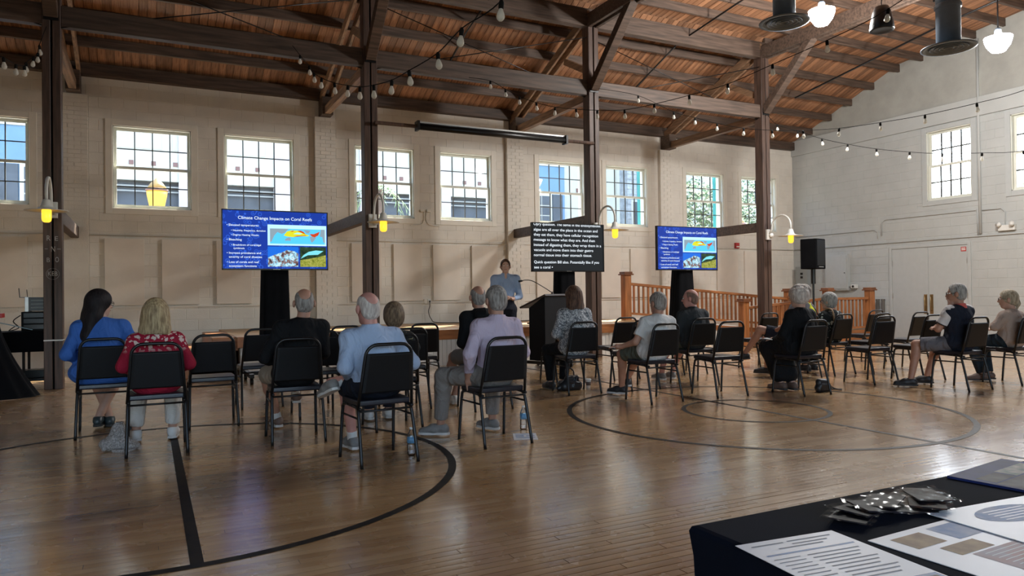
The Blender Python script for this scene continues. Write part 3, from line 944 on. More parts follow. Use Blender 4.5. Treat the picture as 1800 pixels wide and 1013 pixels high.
MB().tube([(0, 0, 0.37), (0, 0, 1.75)], 0.008, 6).ob('cable', M_BLACK, ps)

# ---- string lights
def bulb_glass():
    m = bpy.data.materials.new('bulb_glass')
    m.use_nodes = True
    t = m.node_tree
    t.nodes.clear()
    o = N(t, 'OutputMaterial')
    tr = N(t, 'BsdfTransparent'); tr.inputs[0].default_value = (0.95, 0.95, 0.93, 1)
    df = N(t, 'BsdfPrincipled'); df.inputs['Base Color'].default_value = (0.85, 0.85, 0.8, 1); df.inputs['Roughness'].default_value = 0.08  # whitish body colour stands in for reflections on the clear glass
    mx = N(t, 'MixShader'); mx.inputs[0].default_value = 0.6
    t.links.new(tr.outputs[0], mx.inputs[1]); t.links.new(df.outputs[0], mx.inputs[2]); t.links.new(mx.outputs[0], o.inputs[0])
    return m
M_BULB = bulb_glass()
me_sock = MB().lathe([(0.012, -0.055), (0.017, -0.05), (0.018, -0.015), (0.012, 0.0), (0.006, 0.006)], 10).mesh('socket', True)
me_bulb = MB().lathe([(0.0, -0.135), (0.012, -0.132), (0.024, -0.12), (0.028, -0.105), (0.024, -0.085), (0.015, -0.062), (0.011, -0.05)], 12).mesh('bulb', True)
def strand(pts, label, lead0=None, lead1=None):
    root = thing('string_lights', label, 'string lights', pts[0], group='festoon strings under the roof')
    o = Vector(pts[0])
    loc = [Vector(p) - o for p in pts]
    full = ([Vector(lead0) - o] if lead0 else []) + loc + ([Vector(lead1) - o] if lead1 else [])
    MB().tube(bez(full, 6), 0.0048, 5).ob('cable', M_RUBBER, root, smooth=True)
    for p in loc:
        b = link('bulb', me_bulb, M_BULB, root, tuple(p))
        b.rotation_euler = (random.uniform(-0.12, 0.12), random.uniform(-0.12, 0.12), 0)
        link('socket', me_sock, M_RUBBER, b)
SA = [[2.01, 4.12, 3.06], [2.02, 4.79, 3.11], [2.04, 5.33, 3.1], [2.0, 5.91, 3.12], [2.02, 6.46, 3.19], [2.01, 7.02, 3.29], [2.02, 7.58, 3.42], [2.03, 8.13, 3.58], [2.01, 8.7, 3.76], [1.98, 9.27, 3.97], [2.0, 9.82, 4.19], [2.04, 10.35, 4.44], [2.04, 11.01, 4.79]]
SB = [[5.07, 10.85, 4.73], [5.29, 10.74, 4.59], [5.45, 10.55, 4.44], [5.65, 10.34, 4.31], [5.82, 10.03, 4.18], [5.96, 9.63, 4.07], [6.09, 9.23, 3.97], [6.22, 8.71, 3.87], [6.3, 8.12, 3.82], [6.4, 7.51, 3.8], [6.5, 6.9, 3.8], [6.54, 6.21, 3.85], [6.52, 5.43, 3.88], [6.57, 4.74, 3.98]]
SC = [[8.15, 10.98, 4.86], [8.74, 10.69, 4.55], [8.96, 10.36, 4.39], [9.11, 9.95, 4.21], [9.24, 9.44, 4.03], [9.37, 8.93, 3.9], [9.51, 8.41, 3.8], [9.69, 7.87, 3.74], [9.91, 7.32, 3.73], [10.13, 6.76, 3.74], [10.4, 6.18, 3.8], [10.63, 5.62, 3.89]]
SD = [[11.23, 10.57, 4.52], [11.36, 10.17, 4.32], [11.44, 9.68, 4.08], [11.54, 9.19, 3.89], [11.65, 8.69, 3.72], [11.8, 8.16, 3.58], [11.92, 7.66, 3.47], [12.1, 7.12, 3.4], [12.28, 6.59, 3.35]]
SE = [[-1.49, 9.66, 3.95], [-1.44, 9.86, 3.95], [-1.38, 10.28, 4.0], [-1.35, 10.71, 4.11], [-1.38, 11.1, 4.26], [-1.32, 11.3, 4.40], [-1.29, 11.45, 4.50], [-1.28, 11.5, 4.62]]
strand(SA, 'string of clear bulbs swooping across the left middle of the roof', (2.0, 3.2, 3.2), (2.03, 11.55, 5.1))
strand(SB, 'string of clear bulbs crossing the middle bay past the third column', (4.97, 11.5, 4.95), (6.6, 3.6, 4.3))
strand(SC, 'string of clear bulbs crossing above the ledge of the gable wall', (7.6, 11.45, 5.05), (10.9, 4.6, 4.2))
strand(SD, 'lowest string of clear bulbs passing in front of the right window', (11.85, 11.4, 4.95), (12.6, 5.4, 3.4))
strand(SE, 'short string of clear bulbs beside the far left column', (-1.6, 8.6, 4.2), (-1.2, 11.54, 4.9))

# ================================================================== OUTSIDE
M_FAC = mat('white_facade', (0.345, 0.35, 0.305), 0.8, var=0.03, scale=1, world=True)
M_FACL = mat('facade_joint', (0.19, 0.20, 0.185), 0.8)
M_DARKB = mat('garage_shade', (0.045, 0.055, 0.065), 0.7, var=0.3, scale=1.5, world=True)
M_BLUEB = mat('blue_stucco', (0.095, 0.175, 0.27), 0.8, var=0.06, scale=2, world=True)
M_TEAL = mat('teal_paint', (0.03, 0.25, 0.25), 0.5)
M_BROWNT = mat('brown_tile', (0.12, 0.06, 0.05), 0.6)
M_SHING = mat('grey_shingle', (0.22, 0.24, 0.245), 0.8, var=0.25, scale=6, world=True)
ground = MB().box(-60, YW + 0.3, -0.4, 90, 70, -0.05).ob('ground_outside', mat('asphalt', (0.30, 0.30, 0.28), 0.9, var=0.1, scale=1))
tag(ground, kind='structure')
MB().box(XR + 0.3, -60, -0.4, 90, YW + 0.3, -0.05).ob('ground_paving', mat('paving', (0.34, 0.33, 0.30), 0.9, var=0.1, scale=1), ground)
YF = 27.0
gb = thing('parking_building', 'white panelled parking building with dark open deck across the street', 'building', (0, YF, 0))
MB().box(-1.6, 0.25, 0, 14.2, 6, 10.5).ob('core', M_DARKB, gb)
MB().box(-1.6, 0.0, 0, 14.2, 0.3, 4.25).ob('parapet', M_FAC, gb)
MB().box(-1.6, 0.0, 5.15, 14.2, 0.3, 10.5).ob('upper_wall', M_FAC, gb)
for xx in (-1.6, 0.95, 4.05, 7.15, 10.25, 13.35):
    MB().box(xx, -0.06, 0, xx + 0.55, 0.28, 10.5).ob('pier', mat('facade_pier', (0.32, 0.295, 0.285), 0.8), gb)
xx = -1.2
while xx < 14.0:
    MB().box(xx, -0.035, 5.66, xx + 0.14, 0.01, 5.80).ob('brown_square', M_BROWNT, gb)
    xx += 0.66
for xx in [-0.9 + 1.66 * k for k in range(9)]:
    MB().box(xx, -0.02, 6.2, xx + 1.35, 0.01, 7.1).ob('recess_panel', mat('facade_panel', (0.305, 0.31, 0.27), 0.8), gb, bevel=0.01)
for zz in (3.9, 3.55):
    MB().box(-1.6, -0.012, zz, 14.2, 0.01, zz + 0.03).ob('joint', M_FACL, gb)
for zz in (4.78, 4.95):
    MB().box(-1.5, 0.1, zz, 14.1, 0.14, zz + 0.05).ob('deck_rail', M_FACL, gb)
def blue_house(x0, x1, label, wins, extra=()):
    b = thing('blue_house', label, 'building', (0, YF - 0.3, 0))
    MB().box(x0, 0, 0, x1, 6, 11).ob('wall', M_BLUEB, b)
    for wx, wz in wins:
        wi = MB().box(wx - 0.5, -0.06, wz - 0.75, wx + 0.5, 0.02, wz + 0.75).ob('window', M_FAC, b)
        for k in range(2):
            for j in range(3):
                MB().box(wx - 0.38 + 0.4 * k, -0.075, wz - 0.6 + 0.42 * j, wx - 0.02 + 0.4 * k, -0.06, wz - 0.22 + 0.42 * j).ob('pane', M_DARKB, wi)
        for s in (-1, 1):
            MB().box(wx + s * 0.78 - 0.24, -0.05, wz - 0.7, wx + s * 0.78 + 0.24, 0.02, wz + 0.7).ob('shutter', M_DARKB, b)
        MB().box(wx - 0.6, -0.1, wz - 0.95, wx + 0.6, 0.02, wz - 0.75).ob('sill', M_FAC, b)
    MB().box(x0, -0.05, 6.6, x1, 0.02, 6.85).ob('band', M_FAC, b)
    return b
blue_house(-12, -1.75, 'sky blue house seen through the far left window', [(-3.0, 4.7), (-3.0, 7.9), (-6, 4.7)])
blue_house(14.25, 15.9, 'narrow sky blue house front seen through a middle window', [(14.75, 4.7)])
wh = thing('white_house', 'white house front with small brown squares right of the blue house', 'building', (0, YF - 0.1, 0))
MB().box(15.95, 0, 0, 17.85, 5, 11).ob('wall', M_FAC, wh)
for xx, zz in ((16.6, 5.6), (17.4, 5.6)):
    MB().box(xx, -0.04, zz, xx + 0.16, 0.02, zz + 0.16).ob('brown_square', M_BROWNT, wh)
for a, b_ in ((16.8, 17.8),):
    o = MB().box(a, -0.03, 4.0, b_, 0.02, 5.1).ob('opening', M_DARKB, wh)
sh = thing('shingled_house', 'grey shingled house seen through a window right of the captions screen', 'building', (0, YF - 2, 0))
MB().box(17.9, 0, 0, 20.4, 0.5, 11).ob('wall', M_SHING, sh)
rows = MB()
zz = 2.4
while zz < 8.2:
    xx = 17.9
    while xx < 20.4:
        rows.box(xx + 0.01, -0.03 - random.uniform(0, 0.015), zz, min(xx + 0.24, 20.4), 0.0, zz + 0.2)
        xx += 0.25
    zz += 0.21
tag(rows.ob('shingle', M_SHING, sh, fix=False), kind='stuff')
o = MB().box(18.1, -0.06, 4.0, 18.9, 0.02, 5.1).ob('window', M_FAC, sh)
MB().box(18.18, -0.075, 4.08, 18.82, -0.06, 5.02).ob('pane', M_DARKB, o)
for k, (a, b) in enumerate(WX[7:]):
    tag(MB().box(b - 0.03, YW + 0.28, WZ[0] - 0.1, b + 0.005, YW + 0.38, WZ[1] + 0.05).ob('window_shutter', M_TEAL),
        'teal shutter folded outside the %s' % ['window right of the captions screen', 'window above the right slide screen', 'last window before the corner'][k], 'shutter', 'teal outside shutters')
pb_ = thing('pale_building', 'pale plain building behind the trees at the right windows', 'building', (0, 30.5, 0))
MB().box(20.6, 0, 0, 36, 4, 12).ob('wall', M_FAC, pb_)
for k in range(7):
    MB().box(21.2 + 2.1 * k, -0.02, 6.2, 22.7 + 2.1 * k, 0.01, 8.2).ob('recess_panel', MATS['facade_panel'], pb_)
    MB().box(21.8 + 2.1 * k, -0.035, 5.6, 21.96 + 2.1 * k, 0.01, 5.76).ob('brown_square', M_BROWNT, pb_)
# amber street lanterns
M_LANT = mat('lantern_glass', (0.30, 0.17, 0.02), 0.4, emit=(1.0, 0.58, 0.08), emit_s=0.08)
def lantern(x, y, z, s, label):
    root = thing('street_lamp', label, 'street lamp', (x, y, 0))
    MB().lathe([(0.10, 0), (0.09, 0.5), (0.05, 0.6), (0.045, z - 0.02)], 12).ob('post', M_BLACK, root, smooth=True)
    g = lambda pr: [(r * s, z + h * s) for r, h in pr]
    MB().lathe(g([(0.16, 0.0), (0.20, 0.05), (0.26, 0.35), (0.27, 0.46)]), 18).ob('globe', M_LANT, root, smooth=True)
    MB().lathe(g([(0.29, 0.46), (0.29, 0.52), (0.27, 0.53)]), 18).ob('band', M_BROWNT, root, smooth=True)
    MB().lathe(g([(0.26, 0.53), (0.18, 0.66), (0.07, 0.78), (0.02, 0.84), (0.0, 0.85)]), 18).ob('dome', mat('lantern_top', (0.20, 0.13, 0.03), 0.5), root, smooth=True)
lantern(0.20, 19.0, 3.35, 0.84, 'amber acorn street lamp seen through the second window')
lantern(18.3, 19.0, 3.12, 0.84, 'amber street lamp seen through the last window before the corner')
# trees
def tree(x, y, h, r, n, label, seed):
    rd = random.Random(seed)
    root = thing('street_tree', label, 'tree', (x, y, 0))
    MB().tube([(0, 0, 0), (0.1, 0, h * 0.4), (0, 0.1, h * 0.75)], [0.14, 0.11, 0.05], 8).ob('trunk', mat('bark', (0.10, 0.07, 0.05), 0.9), root, smooth=True)
    mb = MB()
    for i in range(n):
        d = Vector((rd.gauss(0, 1), rd.gauss(0, 1), rd.gauss(0, 1))).normalized() * r * rd.uniform(0.2, 1) ** 0.5
        c = Vector((0, 0, h * 0.72)) + Vector((d.x, d.y, d.z * 0.9))
        a = Vector((rd.gauss(0, 1), rd.gauss(0, 1), rd.gauss(0, 1))).normalized()
        b = a.orthogonal().normalized()
        s = rd.uniform(0.10, 0.21)
        mb.add([tuple(c), tuple(c + a * s * 0.5 + b * s * 0.35), tuple(c + a * s), tuple(c + a * s * 0.5 - b * s * 0.35)], [(0, 1, 2, 3)])
    tag(mb.ob('leaf', mat('tree_leaf', (0.10, 0.155, 0.06), 0.6, var=0.4, scale=4), root, fix=False), kind='stuff')
tree(19.9, 22.6, 5.9, 1.8, 5200, 'leafy tree filling the window above the right slide screen', 3)
tree(25.2, 24.6, 6.6, 2.1, 5200, 'leafy tree outside the last window before the corner', 4)
pl_ = thing('palm_tree', 'small palm outside the window behind the second column', 'tree', (5.75, 19.6, 0))
MB().tube([(0, 0, 0), (0.05, 0, 1.6), (0, 0, 4.15)], [0.13, 0.1, 0.09], 8).ob('trunk', mat('bark', (0.10, 0.07, 0.05), 0.9), pl_, smooth=True)
M_PALM = mat('palm_leaf', (0.13, 0.21, 0.09), 0.6, var=0.3)
for k in range(13):
    a = 2 * pi * k / 13 + 0.2
    L_, up = random.uniform(0.75, 1.1), random.uniform(0.1, 0.75)
    mb = MB()
    spine = [Vector((cos(a) * L_ * t, sin(a) * L_ * t, 4.15 + up * t * 1.4 - 1.3 * t * t)) for t in [j / 9 for j in range(10)]]
    side = Vector((-sin(a), cos(a), 0))
    for j in range(1, 10):
        for s in (-1, 1):
            p = spine[j]
            d_ = (spine[j] - spine[j - 1]).normalized()
            q = p + side * s * 0.24 * (1 - j / 14) + d_ * 0.12 - Vector((0, 0, 0.07))
            mb.add([tuple(p - d_ * 0.02), tuple(p + d_ * 0.02), tuple(q)], [(0, 1, 2)])
    mb.tube(spine, 0.006, 4)
    mb.ob('frond', M_PALM, pl_, fix=False)
pt = thing('palm_tree', 'palm crown low in the right-hand edge window', 'tree', (21.0, 11.2, 0))
MB().tube([(0, 0, 0), (0, 0, 3.9)], [0.13, 0.09], 8).ob('trunk', mat('bark', (0.10, 0.07, 0.05), 0.9), pt, smooth=True)
for k in range(11):
    a = 2 * pi * k / 11
    mb = MB()
    spine = [Vector((cos(a) * 0.9 * t, sin(a) * 0.9 * t, 3.9 + 0.7 * t - 1.1 * t * t)) for t in [j / 8 for j in range(9)]]
    side = Vector((-sin(a), cos(a), 0))
    for j in range(1, 9):
        for s in (-1, 1):
            p = spine[j]; d_ = (spine[j] - spine[j - 1]).normalized()
            mb.add([tuple(p - d_ * 0.02), tuple(p + d_ * 0.02), tuple(p + side * s * 0.22 + d_ * 0.1)], [(0, 1, 2)])
    mb.ob('frond', M_PALM, pt, fix=False)

# ================================================================== CHAIRS
def make_chair():
    root = thing('banquet_chair', 'x', 'chair')
    def loop(inset=0.0):
        pts = []
        xb, xt = 0.205 - inset, 0.168 - inset
        zt = 0.86 - inset
        r = 0.085
        def P(x, z):
            t = (z - 0.40) / 0.47
            return (x, 0.095 - 0.10 * t, z)
        xa = lambda z: xb + (xt - xb) * (z - 0.40) / 0.46
        pts.append(P(-xb, 0.40)); pts.append(P(-xa(0.6), 0.6)); pts.append(P(-xa(zt - r), zt - r))
        for k in range(1, 6):
            a = pi - k * pi / 12
            pts.append(P(-xa(zt - r) + r + r * cos(a), zt - r + r * sin(a)))
        pts.append(P(-xt + r + 0.005, zt))
        q = [(-x, y, z) for x, y, z in reversed(pts)]
        return pts + q
    MB().tube(loop(), 0.0125, 8).ob('back_frame', M_BLACK, root, smooth=True)
    def pad():
        mb = MB()
        zs = [0.512, 0.52, 0.6, 0.7, 0.785, 0.797]
        rows = []
        for z in zs:
            t = (z - 0.40) / 0.47
            y = 0.095 - 0.10 * t
            w_ = 0.205 + (0.168 - 0.205) * (z - 0.40) / 0.46 - 0.008
            th = 0.012 if z in (zs[0], zs[-1]) else 0.02
            rows.append((w_, y, z, th))
        vs, fs = [], []
        for w_, y, z, th in rows:
            vs += [(-w_, y - th * 0.7, z), (-w_ + 0.02, y - th, z), (w_ - 0.02, y - th, z), (w_, y - th * 0.7, z), (w_, y + th, z), (w_ - 0.02, y + th * 1.5, z), (-w_ + 0.02, y + th * 1.5, z), (-w_, y + th, z)]
        for i in range(len(rows) - 1):
            for k in range(8):
                fs.append((i * 8 + k, i * 8 + (k + 1) % 8, i * 8 + 8 + (k + 1) % 8, i * 8 + 8 + k))
        fs.append(tuple(range(7, -1, -1)))
        fs.append(tuple((len(rows) - 1) * 8 + k for k in range(8)))
        return mb.add(vs, fs)
    pad().ob('backrest', M_VINYL, root, smooth=False, bevel=0.004, seg=2)
    poly = [(-0.195, 0.10), (0.195, 0.10), (0.205, 0.3), (0.20, 0.45), (0.16, 0.485), (-0.16, 0.485), (-0.20, 0.45), (-0.205, 0.3)]
    MB().prism(poly, 0.418, 0.460, axis=2).ob('seat', M_SEATV, root, bevel=0.012, seg=3, smooth=True)
    for s in (-1, 1):
        MB().tube([(s * 0.195, 0.06, 0.405), (s * 0.198, 0.42, 0.418)], 0.011, 8).ob('seat_rail', M_BLACK, root, smooth=True)
        MB().tube(bez([(s * 0.197, 0.30, 0.416), (s * 0.198, 0.40, 0.408), (s * 0.203, 0.435, 0.35), (s * 0.213, 0.475, 0.0)], 5), 0.0125, 8).ob('leg', M_BLACK, root, smooth=True)
        MB().tube(bez([(s * 0.197, 0.20, 0.412), (s * 0.198, 0.12, 0.404), (s * 0.203, 0.085, 0.35), (s * 0.213, 0.0, 0.0)], 5), 0.0125, 8).ob('leg', M_BLACK, root, smooth=True)
        MB().tube([(s * 0.203, 0.078, 0.335), (s * 0.204, 0.435, 0.335)], 0.008, 6).ob('side_stretcher', M_BLACK, root, smooth=True)
    MB().tube([(-0.2, 0.085, 0.385), (0.2, 0.085, 0.385)], 0.008, 6).ob('cross_bar', M_BLACK, root, smooth=True)
    return root
CH = [
    (-0.355, 7.256, 0, 'black banquet chair under the person in bright blue top'),
    (0.055, 6.227, 0, 'black banquet chair under the person in red floral top'),
    (0.54, 7.28, 0, 'empty black banquet chair right of the person in red'),
    (1.105, 8.30, 2, 'empty black banquet chair just left of the person in black shirt'),
    (1.10, 6.135, -2, 'black banquet chair under the person in black shirt and khaki shorts'),
    (1.53, 7.30, 0, 'empty black banquet chair between black shirt and pale blue shirt sitters'),
    (2.03, 8.33, 0, 'empty black banquet chair in front of the pale blue shirt sitter, far row'),
    (1.53, 5.02, 5, 'black banquet chair under the person in pale blue shirt'),
    (2.00, 6.27, 0, 'black banquet chair under the short-haired person behind pale blue shirt'),
    (2.46, 7.30, 0, 'empty black banquet chair, nearer of two left of the black hoodie'),
    (2.98, 8.33, 0, 'empty black banquet chair, farther of two left of the black hoodie'),
    (3.20, 6.85, 0, 'black banquet chair under the person in black hoodie, jacket over it'),
    (2.55, 5.19, 3, 'black banquet chair under the person in lavender shirt'),
    (4.64, 7.37, -6, 'black banquet chair under the person in grey patterned blouse'),
    (5.09, 8.44, 0, 'empty black banquet chair mostly hidden by the grey patterned blouse'),
    (5.91, 8.30, 0, 'empty black banquet chair with white seat glare below the orange newel post'),
    (5.48, 7.30, 0, 'empty black banquet chair half hidden left of the white T-shirt'),
    (5.03, 6.325, 0, 'black banquet chair under the person in white T-shirt'),
    (6.39, 7.27, -6, 'black banquet chair under the bald person in dark polo'),
    (5.94, 6.30, -4, 'empty black banquet chair right of the bald person in dark polo'),
    (8.62, 8.31, 0, 'empty black banquet chair in front of the right timber column'),
    (6.83, 5.89, 0, 'black banquet chair under the person in long black dress'),
    (8.81, 7.12, 0, 'black banquet chair under the person in black and white patterned top'),
    (8.37, 6.15, -3, 'empty black banquet chair nearest, left of the navy vest'),
    (10.8, 8.10, 0, 'empty black banquet chair farthest back beside the level railing'),
    (9.40, 6.95, 0, 'empty black banquet chair second behind the nearest one left of navy vest'),
    (10.25, 6.95, 0, 'empty black banquet chair before the white doors, farther of two'),
    (9.18, 6.05, 0, 'empty black banquet chair before the white doors, nearer of two'),
    (8.75, 5.21, -2, 'black banquet chair under the person in navy vest'),
    (9.78, 5.20, 0, 'black banquet chair under the rightmost person in beige cardigan'),
    (8.10, 7.10, 0, 'black banquet chair hidden under the person in grey and yellow shirt'),
    (7.15, 8.33, 0, 'empty black banquet chair behind the bald sitter, far row'),
]
ch0 = make_chair()
CH0_KIDS = list(ch0.children)
chairs = []
for i, (x, y, a, lab) in enumerate(CH):
    if i == 0:
        c = ch0
    else:
        c = ch0.copy()
        COL.objects.link(c)
        for k in CH0_KIDS:
            q = k.copy()
            COL.objects.link(q)
            q.parent = c
    c.location = (x, y, 0)
    c.rotation_euler = (0, 0, radians(a))
    tag(c, lab, 'chair', 'banquet chairs set in rows')
    chairs.append(c)

# ================================================================== DISPLAYS
def slide_mat(strength):
    m = bpy.data.materials.new('slide_blue')
    m.use_nodes = True
    t = m.node_tree
    b = t.nodes['Principled BSDF']
    tc = N(t, 'TexCoord')
    vo = N(t, 'TexVoronoi', i_Scale=13.0)
    t.links.new(tc.outputs['Object'], vo.inputs['Vector'])
    d = vo.outputs['Distance']
    ring = math_n(t, 'LESS_THAN', math_n(t, 'ABSOLUTE', math_n(t, 'SUBTRACT', d, 0.36)), 0.05)
    ring2 = math_n(t, 'LESS_THAN', math_n(t, 'ABSOLUTE', math_n(t, 'SUBTRACT', d, 0.14)), 0.04)
    c = mix_c(t, math_n(t, 'MULTIPLY', math_n(t, 'MAXIMUM', ring, ring2), 0.55), (0.004, 0.02, 0.17), (0.02, 0.08, 0.42))
    b.inputs['Base Color'].default_value = (0.01, 0.01, 0.012, 1)
    b.inputs['Roughness'].default_value = 0.4
    b.inputs['Specular IOR Level'].default_value = 0.08
    t.links.new(c, b.inputs['Emission Color'])
    b.inputs['Emission Strength'].default_value = strength
    return m
def pic_mat(name, stops, scale, strength, stretch=(1, 1, 1)):
    m = bpy.data.materials.new(name)
    m.use_nodes = True
    t = m.node_tree
    b = t.nodes['Principled BSDF']
    tc = N(t, 'TexCoord')
    mp = N(t, 'Mapping'); mp.inputs['Scale'].default_value = stretch
    t.links.new(tc.outputs['Object'], mp.inputs[0])
    nz = N(t, 'TexNoise', i_Scale=scale, i_Detail=5, i_Roughness=0.7)
    t.links.new(mp.outputs[0], nz.inputs['Vector'])
    r = N(t, 'ValToRGB')
    r.color_ramp.interpolation = 'LINEAR'
    e = r.color_ramp.elements
    e[0].position, e[0].color = stops[0][0], (*stops[0][1], 1)
    e[1].position, e[1].color = stops[-1][0], (*stops[-1][1], 1)
    for p, c in stops[1:-1]:
        q = e.new(p); q.color = (*c, 1)
    t.links.new(nz.outputs[0], r.inputs[0])
    t.links.new(r.outputs[0], b.inputs['Emission Color'])
    b.inputs['Base Color'].default_value = (0.01, 0.01, 0.012, 1)
    b.inputs['Emission Strength'].default_value = strength
    b.inputs['Specular IOR Level'].default_value = 0.08
    return m
ES = 0.155
M_SLIDE = slide_mat(0.26)
M_TXT = emis('slide_text', (0.80, 0.92, 1.0), ES)
M_CAP = emis('caption_text', (0.85, 0.93, 1.0), ES)
M_SCR = mat('dark_screen', (0.012, 0.014, 0.016), 0.3, emit=(0.03, 0.035, 0.04), emit_s=0.05, spec=0.15)
M_MAPF = emis('map_frame', (0.45, 0.72, 0.95), ES)
M_SEA = emis('map_sea', (0.08, 0.52, 0.95), ES)
M_LAND = emis('map_land', (0.22, 0.30, 0.36), ES)
M_YEL = emis('map_yellow', (0.62, 0.62, 0.02), ES)
M_REDM = emis('map_red', (0.50, 0.05, 0.01), ES)
M_PALE = emis('map_pale', (0.35, 0.80, 0.85), ES)
M_CORALBG = emis('reef_water', (0.01, 0.13, 0.62), ES)
M_CORAL = pic_mat('reef_picture', [(0.35, (0.02, 0.02, 0.03)), (0.45, (0.25, 0.14, 0.12)), (0.52, (0.20, 0.50, 0.65)), (0.60, (0.62, 0.82, 0.9)), (0.7, (0.10, 0.08, 0.1))], 16, ES)
M_FISHBG = pic_mat('seabed_picture', [(0.35, (0.10, 0.12, 0.01)), (0.5, (0.26, 0.28, 0.04)), (0.65, (0.38, 0.36, 0.10))], 22, ES)
M_FISHDK = pic_mat('reef_shade', [(0.35, (0.004, 0.012, 0.01)), (0.55, (0.02, 0.05, 0.02)), (0.7, (0.05, 0.10, 0.05))], 18, ES)
M_FISH = emis('bleached_coral', (0.18, 0.62, 0.70), ES)

def flat(name, poly, y, m, parent):
    return MB().add([(x, y, z) for x, z in poly], [tuple(range(len(poly)))]).ob(name, m, parent, fix=False)

